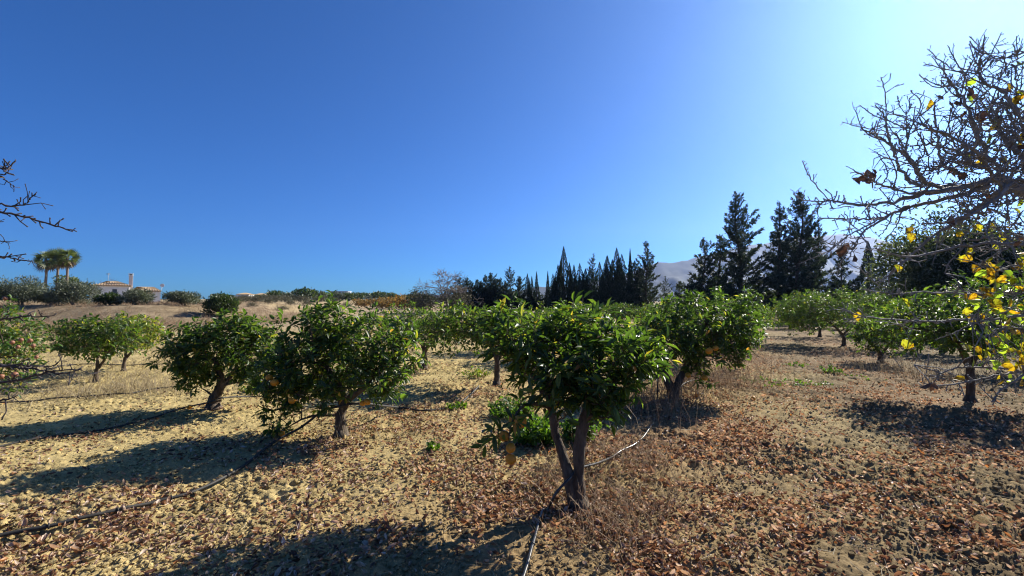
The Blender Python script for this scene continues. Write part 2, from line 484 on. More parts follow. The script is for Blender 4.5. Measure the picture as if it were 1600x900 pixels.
def build_ground():
    view = np.linspace(-58, 58, 781)
    side = np.concatenate([np.linspace(-180, -58, 62)[:-1], view, np.linspace(58, 180, 62)[1:-1]])
    th = np.radians(side)
    rs = np.concatenate([np.geomspace(.35, 1.6, 16)[:-1], np.geomspace(1.6, 14, 420)[:-1], np.geomspace(14, 60, 130)[:-1], np.geomspace(60, 2950, 110)])
    X = np.sin(th)[None, :] * rs[:, None]; Yy = np.cos(th)[None, :] * rs[:, None]
    x, y = X.ravel(), Yy.ravel()
    z = terrain(x, y) + clod_noise(x, y)
    V = np.stack([x, y, z], 1)
    nr, nt_ = X.shape
    idx = np.arange(nr * nt_).reshape(nr, nt_)
    a = idx[:-1]; b = idx[1:]
    Fq = np.stack([a, np.roll(a, -1, 1), np.roll(b, -1, 1), b], -1).reshape(-1, 4)[:, ::-1]
    mb = MB(); mb.add(V, Fq)
    mb.add(np.array([[0, 0, float(terrain(0., 0.))]]), np.zeros((0, 3), int))
    c0 = nr * nt_
    fan = np.stack([np.full(nt_, c0), idx[0], np.roll(idx[0], -1)], 1)[:, ::-1]
    mb.F.append((fan, 0))
    o = mb.build('ground', ground_mat())
    tag(o, kind='structure')
    ca = o.data.color_attributes.new('soil', 'FLOAT_COLOR', 'POINT')
    c = soil_colour(np.append(x, 0), np.append(y, 0))
    ca.data.foreach_set('color', np.concatenate([c, np.ones((len(c), 1))], 1).astype(np.float32).ravel())
    return o


SOIL = None
ground = build_ground()
SOIL = ground.data.materials[0]


# ------------------------------------------------------------------ mountains
def build_mountain():
    # skyline read as (pixel x, pixel y) of the photograph
    sky_ = [(560, 468), (640, 463), (700, 459), (760, 456), (800, 455), (843, 447), (870, 450), (930, 440), (985, 425), (1030, 409), (1053, 411), (1077, 404), (1100, 400), (1140, 390), (1190, 380), (1240, 371), (1297, 366),
            (1333, 366), (1400, 377), (1440, 384), (1500, 398), (1560, 408), (1640, 420), (1760, 440), (1900, 452), (2300, 462)]
    sx = np.array([(p[0] - 800) / F for p in sky_]); sy = np.array([(470 - p[1]) / F for p in sky_])
    D = 2300.0
    u = np.linspace(sx[0], sx[-1], 420)
    hh = np.interp(u, sx, sy) * D
    hh = hh + (6 * pnoise(u * 30, u * 0 + 3) + 3 * pnoise(u * 80, u * 0 + 9)) * smooth(0, 60, hh)
    vs = np.linspace(0, 1, 40)
    X, Y, Z = [], [], []
    for v in vs:
        yy = 1250 + (D - 1250) * v
        prof = v ** 1.5
        x = u * (yy + (D - yy) * .55)
        rid = pnoise(u * 9 + 2, np.full_like(u, v * 2.2)) * .18 + np.abs(pnoise(u * 20 + 5 + v, np.full_like(u, v * 2.0 + 4))) * -.16 + .06 * pnoise(u * 60, np.full_like(u, v * 6))
        z = hh * np.clip(prof + rid * math.sin(PI * v) ** 1.0, 0, 1.0)
        X.append(x); Y.append(np.full_like(u, yy)); Z.append(z - 2 * (1 - v))
    X.append(X[-1] * 1.0); Y.append(Y[-1] + 350); Z.append(hh * .3)
    X = np.array(X); Y = np.array(Y); Z = np.array(Z)
    n, m = X.shape
    idx = np.arange(n * m).reshape(n, m)
    Fq = np.stack([idx[:-1, :-1], idx[:-1, 1:], idx[1:, 1:], idx[1:, :-1]], -1).reshape(-1, 4)
    mb = MB(); mb.add(np.stack([X, Y, Z], -1), Fq)
    mat = plain_mat('mountain_rock_and_scrub', [(.3, (.014, .026, .022)), (.5, (.024, .036, .032)), (.75, (.050, .058, .054))], scale=.012, rough=.95, detail=8)
    o = mb.build('mountain', mat)
    tag(o, kind='structure')


build_mountain()


# ------------------------------------------------------------------ citrus trees
def crown_points(blobs, n, r, gap=0.0, seed=0, inner=.45):
    vol = np.array([b[3] * b[4] * b[5] for b in blobs]); vol = vol ** .8
    out = []
    while len(out) < n:
        i = r.choice(len(blobs), p=vol / vol.sum())
        b = blobs[i]
        d = norm(r.normal(size=3)); rad = (inner + (1 - inner) * r.random() ** .6)
        p = np.array(b[:3]) + d * rad * np.array(b[3:6])
        if gap > 0:
            q = float(pnoise(p[0] * 3.2 + seed * 7.1 + p[2] * 1.7, p[1] * 3.2 + p[2] * 2.9))
            if q < -.65 + gap:
                continue
        if p[2] < .06:
            continue
        out.append((p, norm(p - np.array(b[:3]) * .7 - np.array([0, 0, .1]))))
    return np.array([o[0] for o in out]), np.array([o[1] for o in out])


def citrus(name, label, cat, base, stems, blobs, seed, n_tips=220, per_tip=12, leaf_len=.10, gap=.15, full=True, single=0, extra=(), group=None,
           fruits=(), fruit_mat='orange', mat='citrus', shoot=.16, n_limb=9, twig_out=True, wl=.40):
    """one citrus tree: trunk, branches, twigs, leaves (and single leaves and fruits as parts); coordinates of stems and blobs are relative to base"""
    r = np.random.default_rng(seed)
    bz = float(terrain(base[0], base[1]))
    rt = root(name, (base[0], base[1], bz), label, cat, group)
    mt = MB(); nodes = []; nrad = []
    for pts, rads in stems:
        P, R = resample(pts, rads, 14)
        P = P + r.normal(size=P.shape) * R[:, None] * .10
        R = R * (1 + .10 * r.normal(size=R.shape))
        P[0, 2] -= .06
        tubes(mt, P, R, 10)
        for p, q in zip(P[4:], R[4:]):
            nodes.append(p); nrad.append(q)
    # flare at the foot
    b0, r0 = np.array(stems[0][0][0], float), stems[0][1][0]
    tubes(mt, np.array([b0 + [0, 0, -.06], b0 + [0, 0, .02], b0 + [0, 0, .10]]), np.array([r0 * 1.7, r0 * 1.4, r0 * 1.02]), 11)
    mt.build('trunk', M['bark'], rt)
    tips, outd = crown_points(blobs, n_tips, r, gap, seed)
    if len(extra):
        ex = np.array([e[0] for e in extra], float); ed = norm(np.array([e[1] for e in extra], float))
        tips = np.concatenate([tips, ex]); outd = np.concatenate([outd, ed])
    ctr = tips.mean(0)
    # limbs to far-apart tips
    order = [int(np.argmax(np.linalg.norm(tips - ctr, axis=1)))]
    dmin = np.linalg.norm(tips - tips[order[0]], axis=1)
    n_all = min(len(tips), n_limb * 7)
    while len(order) < n_all:
        k = int(np.argmax(dmin)); order.append(k); dmin = np.minimum(dmin, np.linalg.norm(tips - tips[k], axis=1))
    nodes = np.array(nodes); nrad = np.array(nrad)
    ml = MB(); LP, LR = [], []
    done = set()
    for j, k in enumerate(order):
        t = tips[k]
        d = np.linalg.norm(nodes - t, axis=1) + .4 * np.maximum(0, nodes[:, 2] - t[2] + .05)
        i = int(np.argmin(d)); s = nodes[i]
        mid = s * .5 + t * .5 + np.array([0, 0, .10 * np.linalg.norm(t - s)]) + r.normal(size=3) * .05 * np.linalg.norm(t - s)
        rs_ = min(nrad[i] * .8, .020 if j < n_limb else .009)
        P, R = resample([s, mid, t], [rs_, rs_ * .65, .0025], 6)
        LP.append(P); LR.append(R); done.add(k)
        nodes = np.concatenate([nodes, P[1:]]); nrad = np.concatenate([nrad, R[1:]])
    tubes(ml, np.array(LP), np.array(LR), 6)
    rest = [k for k in range(len(tips)) if k not in done]
    TP = []
    for k in rest:
        t = tips[k]; d = np.linalg.norm(nodes - t, axis=1); i = int(np.argmin(d)); s = nodes[i]
        TP.append([s, s * .5 + t * .5 + r.normal(size=3) * .03 + [0, 0, .03], t])
    if TP:
        tubes(ml, np.array(TP), np.tile(np.array([.0045, .0032, .0018]), (len(TP), 1)), 4)
    # leafy shoots
    sd = norm(outd * .8 + np.array([0, 0, .45]) + r.normal(size=outd.shape) * .45)
    sl = shoot * (.6 + .8 * r.random(len(tips)))
    T0 = tips; T1 = tips + sd * sl[:, None]
    tubes(ml, np.stack([T0, T0 * .5 + T1 * .5 + r.normal(size=T0.shape) * .01, T1], 1), np.tile(np.array([.0025, .002, .001]), (len(tips), 1)), 4)
    ml.build('branches', M['bark'], rt)
    # leaves
    n = len(tips) * per_tip
    k = np.repeat(np.arange(len(tips)), per_tip); s = r.random(n) * 1.15 - .15
    P = T0[k] + (T1 - T0)[k] * s[:, None]
    a = r.random(n) * 2 * PI
    ref = norm(np.cross(sd[k], np.array([.3, .2, 1.0]))); ref2 = np.cross(sd[k], ref)
    rad = ref * np.cos(a)[:, None] + ref2 * np.sin(a)[:, None]
    D = norm(sd[k] * (.35 + .5 * s[:, None]) + rad * .9 + np.array([0, 0, -.26]) + r.normal(size=P.shape) * .32)
    Nn = norm(np.array([0, 0, .75]) + sd[k] * .5 - rad * .2 + r.normal(size=P.shape) * .52)
    L = leaf_len * (.42 + .75 * r.random(n)); W = L * wl * (.85 + .3 * r.random(n))
    P = P + D * .012
    rest_ = np.ones(n, bool)
    if single:
        world = P + np.array([base[0], base[1], bz])
        dist = np.linalg.norm(world - CAM, axis=1) - .6 * L
        order2 = np.argsort(dist)[:single * 2]
        pick = r.choice(order2, single, replace=False); rest_[pick] = False
        D_, Y_, Z_ = leaf_frames(D[pick], Nn[pick])
        me = leaf_mesh(mat)
        for q in range(single):
            o = bpy.data.objects.new('leaf', me); COL.objects.link(o); o.parent = rt
            i = pick[q]
            mw = np.eye(4); mw[:3, 0] = D_[q] * L[i]; mw[:3, 1] = Y_[q] * W[i]; mw[:3, 2] = Z_[q] * L[i]; mw[:3, 3] = P[i]
            o.matrix_basis = Matrix(mw.tolist())
    mc = MB()
    leaf_cloud(mc, P[rest_], D[rest_], Nn[rest_], L[rest_], W[rest_], TF if full else TD)
    lv = mc.build('leaves', M[mat], rt); tag(lv, kind='stuff')
    for fp, fr in fruits:
        o = bpy.data.objects.new('fruit', fruit_mesh(fruit_mat)); COL.objects.link(o); o.parent = rt
        o.location = tuple(float(v) for v in fp); o.scale = (fr, fr, fr * (.92 if fruit_mat == 'orange' else 1.0)); o.rotation_euler = (r.random() * .6, r.random() * .6, r.random() * 6)
    return rt


_cache = {}


def leaf_mesh(mat):
    if ('leaf', mat) not in _cache:
        mb = MB(); mb.add(TF[0], TF[1]); _cache[('leaf', mat)] = mb.mesh('leaf', M[mat])
    return _cache[('leaf', mat)]


def ball(mb, c, rx, ry, rz, seg=12, rings=8, jit=0, r=None, mi=0):
    th = np.linspace(0, PI, rings + 1)[1:-1]; ph = np.arange(seg) * 2 * PI / seg
    V = np.array([[math.sin(t) * math.cos(p), math.sin(t) * math.sin(p), math.cos(t)] for t in th for p in ph] + [[0, 0, 1], [0, 0, -1]])
    if jit: V = V * (1 + jit * r.normal(size=(len(V), 1)))
    V = V * np.array([rx, ry, rz]) + np.array(c)
    idx = np.arange((rings - 1) * seg).reshape(rings - 1, seg)
    q = np.stack([idx[:-1], idx[1:], np.roll(idx[1:], -1, 1), np.roll(idx[:-1], -1, 1)], -1).reshape(-1, 4)
    nN = (rings - 1) * seg
    t1 = np.stack([np.full(seg, nN), idx[0], np.roll(idx[0], -1)], 1); t2 = np.stack([np.full(seg, nN + 1), np.roll(idx[-1], -1), idx[-1]], 1)
    mb.add(V, [q, t1, t2], mi)


def fruit_mesh(mat):
    if ('fruit', mat) not in _cache:
        mb = MB(); r = np.random.default_rng(3)
        if mat == 'grapefruit':
            # slightly pear-shaped towards the stalk
            ball(mb, (0, 0, 0), 1, 1, 1.02, 16, 11); V = mb.V[0]; up = np.clip(V[:, 2], 0, 1); V[:, :2] *= (1 - .22 * up ** 2)[:, None]; V[:, 2] += .10 * up ** 2
        else:
            ball(mb, (0, 0, 0), 1, 1, .96, 16, 11); V = mb.V[0]; top = np.clip(V[:, 2] - .8, 0, 1); V[:, 2] -= top * .5
        tubes(mb, np.array([[0, 0, .85], [.02, 0, 1.12], [.05, .02, 1.3]]), np.array([.07, .055, .05]), 6, 1)
        if mat == 'pomegranate':
            tubes(mb, np.array([[0, 0, -.9], [0, 0, -1.15], [0, 0, -1.35]]), np.array([.22, .2, .32]), 8, 0)
        _cache[('fruit', mat)] = mb.mesh('fruit', [M[mat], M['twig']])
    return _cache[('fruit', mat)]


def rel(base, pts):
    """photo-derived world points -> coordinates relative to the tree's foot"""
    bz = float(terrain(base[0], base[1]))
    return [np.asarray(p) - np.array([base[0], base[1], bz]) for p in pts]


def blob(base, px, py, Y, rx, ry, rz):
    c = rel(base, [at(px, py, Y)])[0]
    return (c[0], c[1], c[2], rx, ry, rz)


# --- the near tree with a forked trunk
bA = gp(902, 797)
YA = bA[1]
st_A = [([*rel(bA, [at(905, 797, YA), at(905, 755, YA), at(904, 712, YA), at(911, 670, YA + .02), at(922, 630, YA + .05), at(935, 590, YA + .12)])], [.062, .052, .048, .046, .038, .026]),
        ([*rel(bA, [at(898, 797, YA), at(894, 765, YA), at(882, 722, YA + .03), at(869, 680, YA + .08), at(862, 640, YA + .14), at(846, 590, YA + .25)])], [.058, .050, .040, .036, .032, .022]),
        ([*rel(bA, [at(864, 640, YA + .13), at(845, 632, YA + .02), at(818, 634, YA - .10), at(800, 660, YA - .15), at(795, 690, YA - .16)])], [.018, .014, .011, .007, .004]),
        ([*rel(bA, [at(922, 628, YA + .05), at(948, 600, YA + .02), at(985, 575, YA + .02)])], [.026, .018, .010]),
        ([*rel(bA, [at(852, 608, YA + .2), at(822, 576, YA + .3), at(790, 552, YA + .42), at(765, 535, YA + .5)])], [.024, .020, .014, .008])]
bl_A = [blob(bA, 862, 568, YA + .30, .36, .42, .24), blob(bA, 945, 566, YA + .10, .32, .40, .25), blob(bA, 812, 540, YA + .42, .30, .38, .20), blob(bA, 778, 530, YA + .48, .18, .28, .15), blob(bA, 882, 612, YA + .05, .20, .24, .18),
        blob(bA, 920, 615, YA + .04, .22, .28, .18), blob(bA, 988, 562, YA + .2, .20, .32, .18), blob(bA, 945, 640, YA + .0, .13, .2, .13), blob(bA, 868, 635, YA + .1, .12, .16, .13), blob(bA, 910, 530, YA + .25, .25, .3, .18),
        blob(bA, 800, 668, YA - .14, .07, .08, .10)]
ex_A = [(rel(bA, [at(px, py, YA + dy)])[0], d) for px, py, dy, d in
        [(796, 492, .5, (-.3, 0, 1)), (812, 495, .5, (.2, 0, 1)), (780, 500, .55, (-.4, 0, 1)), (1000, 545, 0, (1, -.1, -.2)), (1003, 565, 0, (1, -.2, -.3)), (985, 590, 0, (.8, -.2, -.6)), (1000, 580, .05, (1, 0, -.4)),
         (935, 505, .3, (.2, 0, 1)), (960, 510, .3, (.3, 0, 1)), (858, 508, .3, (.1, 0, 1)), (800, 655, -.14, (-.3, 0, -1)), (780, 668, -.14, (-.6, 0, -.6)), (790, 690, -.16, (-.5, 0, -.9)), (812, 640, -.1, (0, 0, .8))]]
fr_A = [(rel(bA, [at(813, 659, YA - .17)])[0], .047), (rel(bA, [at(788, 681, YA - .13)])[0], .042), (rel(bA, [at(798, 700, YA - .20)])[0], .036), (rel(bA, [at(798, 717, YA - .18)])[0], .041), (rel(bA, [at(803, 656, YA - .10)])[0], .040)]
citrus('citrus_tree', 'nearest citrus tree with a low forked trunk and a low branch of yellow fruit', 'citrus tree', bA, st_A, bl_A, 11, n_tips=330, per_tip=12, leaf_len=.125, gap=.30, single=290,
       extra=ex_A, fruits=fr_A, fruit_mat='grapefruit', group='citrus trees in the orchard rows', n_limb=10, shoot=.17, wl=.32)

# --- big dense tree left of it
bB = gp(533, 684)
YB = bB[1]
st_B = [([*rel(bB, [at(533, 684, YB), at(532, 665, YB), at(533, 645, YB), at(536, 628, YB + .03), at(528, 600, YB + .1), at(505, 570, YB + .2), at(490, 540, YB + .2)])], [.068, .062, .060, .058, .048, .036, .022]),
        ([*rel(bB, [at(535, 634, YB + .01), at(552, 618, YB + .02), at(575, 600, YB + .05), at(600, 570, YB + .1)])], [.045, .042, .034, .02])]
bl_B = [blob(bB, 505, 560, YB + .25, .55, .65, .42), blob(bB, 575, 540, YB + .25, .5, .6, .34), blob(bB, 455, 590, YB, .36, .45, .34), blob(bB, 520, 510, YB + .2, .34, .45, .24), blob(bB, 620, 560, YB + .1, .24, .35, .28),
        blob(bB, 440, 630, YB - .1, .2, .3, .22), blob(bB, 490, 622, YB - .15, .34, .3, .18), blob(bB, 560, 600, YB - .1, .3, .3, .16), blob(bB, 600, 595, YB - .05, .24, .3, .22), blob(bB, 432, 660, YB - .1, .08, .12, .16)]
ex_B = [(rel(bB, [at(px, py, YB + dy)])[0], d) for px, py, dy, d in
        [(518, 478, .2, (0, 0, 1)), (522, 470, .2, (.1, 0, 1)), (520, 490, .2, (-.3, 0, 1)), (488, 492, .2, (-1, 0, .5)), (500, 488, .2, (-.6, 0, .7)), (433, 510, .1, (-.4, 0, .8)), (455, 508, .1, (-.1, 0, 1)), (432, 520, .1, (-.8, 0, .5)),
         (440, 505, .1, (.5, 0, .5)), (433, 678, -.1, (0, 0, -1)), (431, 668, -.1, (.3, 0, -1)), (560, 490, .3, (.1, 0, 1)), (590, 495, .3, (.2, 0, 1))]]
fr_B = [(rel(bB, [at(429, 598, YB - .42)])[0], .042), (rel(bB, [at(421, 590, YB - .3)])[0], .040), (rel(bB, [at(574, 628, YB - .28)])[0], .038), (rel(bB, [at(567, 630, YB - .25)])[0], .036), (rel(bB, [at(440, 677, YB - .16)])[0], .036),
        (rel(bB, [at(456, 626, YB - .4)])[0], .038)]
citrus('citrus_tree', 'dense dark citrus tree with foliage hanging to the ground and a single stout trunk', 'citrus tree', bB, st_B, bl_B, 12, n_tips=640, per_tip=13, leaf_len=.095, gap=.2, single=290,
       extra=ex_B, fruits=fr_B, group='citrus trees in the orchard rows', n_limb=12, shoot=.13, wl=.44)

# --- third tree, twisted trunk
bC = gp(338, 641)
YC = bC[1]
st_C = [([*rel(bC, [at(333, 641, YC), at(333, 625, YC), at(341, 610, YC), at(345, 590, YC), at(335, 560, YC + .1)])], [.085, .075, .06, .05, .03]),
        ([*rel(bC, [at(335, 640, YC), at(340, 622, YC + .05), at(347, 605, YC), at(362, 585, YC + .1), at(385, 555, YC + .1)])], [.06, .05, .045, .035, .02])]
bl_C = [blob(bC, 349, 555, YC + .2, .62, .7, .36), blob(bC, 299, 560, YC, .36, .5, .28), blob(bC, 404, 555, YC + .1, .36, .5, .32), blob(bC, 359, 525, YC + .2, .5, .5, .24), blob(bC, 404, 588, YC, .22, .3, .2), blob(bC, 309, 590, YC, .3, .3, .14),
        blob(bC, 284, 535, YC, .2, .3, .2), blob(bC, 377, 510, YC + .1, .22, .3, .14)]
citrus('citrus_tree', 'round leafy citrus tree on a short twisted double trunk', 'citrus tree', bC, st_C, bl_C, 13, n_tips=520, per_tip=13, leaf_len=.10, gap=.2, single=200,
       group='citrus trees in the orchard rows', n_limb=12, shoot=.14, wl=.44, fruits=[(rel(bC, [at(296, 640, YC)])[0], .03)] if False else ())

# --- right-hand forked tree in the near tree's row
bI = gp(1051, 626)
YI = bI[1]
st_I = [([*rel(bI, [at(1050, 627, YI), at(1050, 612, YI), at(1043, 595, YI), at(1035, 578, YI), at(1022, 555, YI)])], [.085, .075, .06, .05, .03]),
        ([*rel(bI, [at(1052, 626, YI), at(1056, 608, YI), at(1064, 590, YI), at(1075, 565, YI + .1), at(1090, 530, YI + .2)])], [.07, .06, .055, .045, .03])]
bl_I = [blob(bI, 1085, 519, YI + .3, .75, .8, .42), blob(bI, 1145, 514, YI + .3, .45, .6, .38), blob(bI, 1035, 539, YI + .1, .42, .6, .34), blob(bI, 1110, 554, YI, .5, .5, .3), blob(bI, 1070, 484, YI + .3, .4, .4, .2),
        blob(bI, 1165, 479, YI + .5, .2, .3, .25), blob(bI, 1010, 529, YI + .1, .3, .4, .25), blob(bI, 1095, 584, YI - .1, .16, .2, .2), blob(bI, 1130, 479, YI + .5, .35, .4, .2)]
fr_I = [(rel(bI, [at(1108, 548, YI - .55)])[0], .055), (rel(bI, [at(1118, 544, YI - .5)])[0], .045), (rel(bI, [at(1101, 590, YI - .3)])[0], .050), (rel(bI, [at(1075, 586, YI - .25)])[0], .045)]
citrus('citrus_tree', 'tall citrus tree with a forked trunk and oranges standing behind the dark stake', 'citrus tree', bI, st_I, bl_I, 14, n_tips=640, per_tip=12, leaf_len=.105, gap=.28, single=200,
       fruits=fr_I, group='citrus trees in the orchard rows', n_limb=12, shoot=.16, wl=.42)

# --- further citrus trees with their own shapes
U = np.array([.47, .88])


def simple_citrus(bx, by, w, h, seed, label, skirt=.55, n_tips=300, leaf_len=.10, full=False, mat='citrus_far', lean=0.0, fruits=(), gap=.1, per_tip=12, sq=1.0, tk=1.0, off=0.0):
    r = np.random.default_rng(seed)
    hs = h * skirt
    st = [([np.zeros(3), np.array([.01, 0, hs * .4]), np.array([lean * .4, 0, hs * .8]), np.array([lean - .1 * w, .05, hs + .15 * h])], [.065 * tk, .058 * tk, .05 * tk, .03 * tk]),
          ([np.array([0, 0, hs * .5]), np.array([.06 + lean * .5, .02, hs * .85]), np.array([lean + .2 * w, -.05, hs + .2 * h])], [.045 * tk, .04 * tk, .025 * tk])]
    bl = []
    for i in range(7):
        a = i * 2.4 + r.random(); q = .28 * w * (0 if i == 0 else 1)
        bl.append((lean + off + q * math.cos(a), q * math.sin(a), hs + (h - hs) * (.30 + .30 * r.random()), w * .30 * (.8 + .5 * r.random()), w * .30, (h - hs) * .42 * (.8 + .4 * r.random()) * sq))
    return citrus('citrus_tree', label, 'citrus tree', (bx, by), st, bl, seed, n_tips=n_tips, per_tip=per_tip, leaf_len=leaf_len, gap=gap, full=full, mat=mat, group='citrus trees in the orchard rows', fruits=fruits, n_limb=9, wl=.45)


p = gp(771, 603); simple_citrus(p[0] + .06, p[1], 1.85, 1.55, 21, 'leaning citrus tree just behind the left side of the nearest forked tree', skirt=.42, n_tips=400, lean=.0, off=-.32)
p = gp(656, 577); simple_citrus(p[0] + .1, p[1], 2.0, 1.45, 22, 'dark citrus tree peeping out behind the right side of the dense stout-trunked tree', skirt=.4, n_tips=360)
p = gp(149, 596); simple_citrus(p[0], p[1], 1.25, 1.28, 23, 'thin-trunked citrus tree with a ragged dark crown below the dry bank', skirt=.36, n_tips=270, lean=.1, tk=.6)
p = gp(193, 579); simple_citrus(p[0], p[1], 1.35, 1.28, 24, 'yellow-green citrus tree touching the ragged thin-trunked one below the bank', skirt=.36, n_tips=280, lean=.12, mat='citrus_yellow', tk=.6)
p = gp(93, 556); simple_citrus(p[0], p[1], .9, 1.0, 25, 'sparse citrus sapling in the dry grass below the house', skirt=.45, n_tips=60, tk=.4)
p = gp(1516, 627); simple_citrus(p[0], p[1], 2.1, 1.85, 26, 'citrus tree with a thick trunk behind the yellow-leaved pear branches', skirt=.40, n_tips=520, full=True, gap=.05)
p = gp(1376, 566); simple_citrus(p[0], p[1], 1.15, 1.15, 27, 'small low citrus tree touching the dark round-crowned one in the right row', skirt=.25, n_tips=200)
p = gp(1323, 541); simple_citrus(p[0] - .1, p[1], 3.2, 2.1, 28, 'citrus tree with a dark round crown and straight trunk beside the lane', skirt=.24, n_tips=950, lean=-.08, gap=.0, off=-.45)
p = gp(1288, 527); simple_citrus(p[0] - .2, p[1], 2.8, 1.8, 29, 'citrus tree half hidden behind the dark round-crowned tree by the lane', skirt=.36, n_tips=300)
p = gp(1240, 514); simple_citrus(p[0] - .2, p[1], 1.9, 1.35, 30, 'low yellow-green citrus tree at the end of the right row near the tall conifers', skirt=.2, n_tips=260, mat='citrus_yellow')

# prototypes reused along the rows
protos = []
for i, (w, h, sk) in enumerate([(2.4, 1.50, .3), (2.1, 1.42, .36), (2.5, 1.52, .25)]):
    t = simple_citrus(*[(4.65, 11.4), (1.35, 12.6), (11.4, 9.6)][i], w, h, 40 + i,
                      ['full leafy citrus tree second behind the nearest tree in its row', 'citrus tree behind the leaning tree left of the nearest one', 'citrus tree behind the thick-trunked tree on the right'][i], skirt=sk, n_tips=360, per_tip=11, leaf_len=.11, gap=.0)
    protos.append(t)
k_ = 0
NTH = dict(enumerate(['', 'second', 'third', 'fourth', 'fifth', 'sixth', 'seventh', 'eighth', 'ninth', 'tenth', 'eleventh', 'twelfth', 'thirteenth']))
rowspecs = [(np.array([bA[0], bA[1]]), 3, 11, 'citrus tree along the row that the nearest forked tree begins'), (np.array([bB[0], bB[1]]), 4, 11, 'citrus tree along the row that the dense stout-trunked tree begins'),
            (np.array([bC[0], bC[1]]), 2, 11, 'citrus tree along the row that the twisted-trunk tree begins'), (np.array([9.3, 6.1]), 1, 6, 'citrus tree of the row glimpsed behind the thick-trunked tree'),
            (np.array([7.35, 7.3]), 5, 9, 'citrus tree along the row right of the lane'), (np.array([12.6, 6.0]), 2, 6, 'citrus tree of the outermost row beyond the pear branches')]
for b0, k0, k1, lab in rowspecs:
    for k in range(k0, k1):
        q = b0 + U * 4.45 * k + rng.normal(size=2) * .22
        if q[0] > 9 and q[1] > 30: continue
        s = (.88 + .2 * rng.random()) * (1.2 if b0[0] > 7 else 1.0)
        copy_tree(protos[k_ % 3], (q[0], q[1], terrain(*q)), rng.random() * 6.28, (s, s, s * (.9 + .2 * rng.random())), NTH[k] + ' ' + lab, 'citrus trees far along the rows')
        k_ += 1

# ------------------------------------------------------------------ conifers and cypresses
def spreading_conifer(name, label, base, h, r_, seed, group, n_br=110, spray=.30, dens=26, sparse=1.0):
    n_br = int(n_br * .85); dens *= 2.7; spray *= .72; r_ *= 1.15
    r = np.random.default_rng(seed)
    rt = root(name, (*base, float(terrain(*base))), label, 'conifer', group)
    mt = MB()
    P, R = resample([[0, 0, -.1], [.02 * h * r.normal(), .02 * h, h * .4], [.02 * h * r.normal(), 0, h * .75], [0, 0, h]], [.022 * h, .014 * h, .007 * h, .002 * h], 10)
    tubes(mt, P, R, 8); mt.build('trunk', M['dark_bark'], rt)
    t = np.sort(r.random(n_br)) ** .9 * .93 + .05
    az = np.arange(n_br) * 2.399 + r.normal(size=n_br) * .4
    # clumped whorls give notches in the outline
    Lb = r_ * (1 - t) ** .78 * (.42 + .85 * r.random(n_br) ** 1.5) + .035 * h * (1 - t)
    Lb *= 1.12 + .25 * np.sin(az * 1.0 + seed)
    el = np.radians(-8 + 50 * t + r.normal(size=n_br) * 9)
    d = np.stack([np.cos(az) * np.cos(el), np.sin(az) * np.cos(el), np.sin(el)], 1)
    s0 = np.stack([np.interp(t * h, P[:, 2], P[:, 0]), np.interp(t * h, P[:, 2], P[:, 1]), t * h], 1)
    lift = np.array([0, 0, 1.0])
    u = np.linspace(0, 1, 5)
    BP = s0[:, None, :] + d[:, None, :] * (Lb[:, None] * u[None])[..., None] + lift * (Lb[:, None] * .30 * u[None] ** 2)[..., None]
    BR = (.0035 * h * (1 - t)[:, None] + .006) * (1 - .85 * u[None])
    mb = MB(); tubes(mb, BP, BR, 4); mb.build('branches', M['dark_bark'], rt)
    cnt = np.maximum(4, (Lb * dens * sparse).astype(int))
    k = np.repeat(np.arange(n_br), cnt); s = r.random(len(k)) ** .7
    Pp = s0[k] + d[k] * (Lb[k] * s)[:, None] + lift * (Lb[k] * .3 * s ** 2)[:, None] + r.normal(size=(len(k), 3)) * (.030 * r_ + .03) * (1.1 - s)[:, None] * np.array([1, 1, .7])
    D = norm(d[k] * .9 + r.normal(size=Pp.shape) * .65 + np.array([0, 0, .35]))
    Nn = norm(r.normal(size=Pp.shape))
    L = spray * (.6 + .9 * r.random(len(k))) * (1.05 - .5 * t[k])
    # leader tuft
    m = 26
    Pt = np.stack([r.normal(size=m) * .02, r.normal(size=m) * .02, h * (1 - .10 * r.random(m))], 1); Dt = norm(np.stack([r.normal(size=m), r.normal(size=m), np.full(m, 1.6)], 1))
    mc = MB(); leaf_cloud(mc, np.concatenate([Pp, Pt]), np.concatenate([D, Dt]), np.concatenate([Nn, norm(r.normal(size=(m, 3)))]), np.concatenate([L, np.full(m, spray * .6)]), np.concatenate([L * .32, np.full(m, spray * .16)]), TD)
    mc.build('crown', M['conifer'], rt)
    return rt


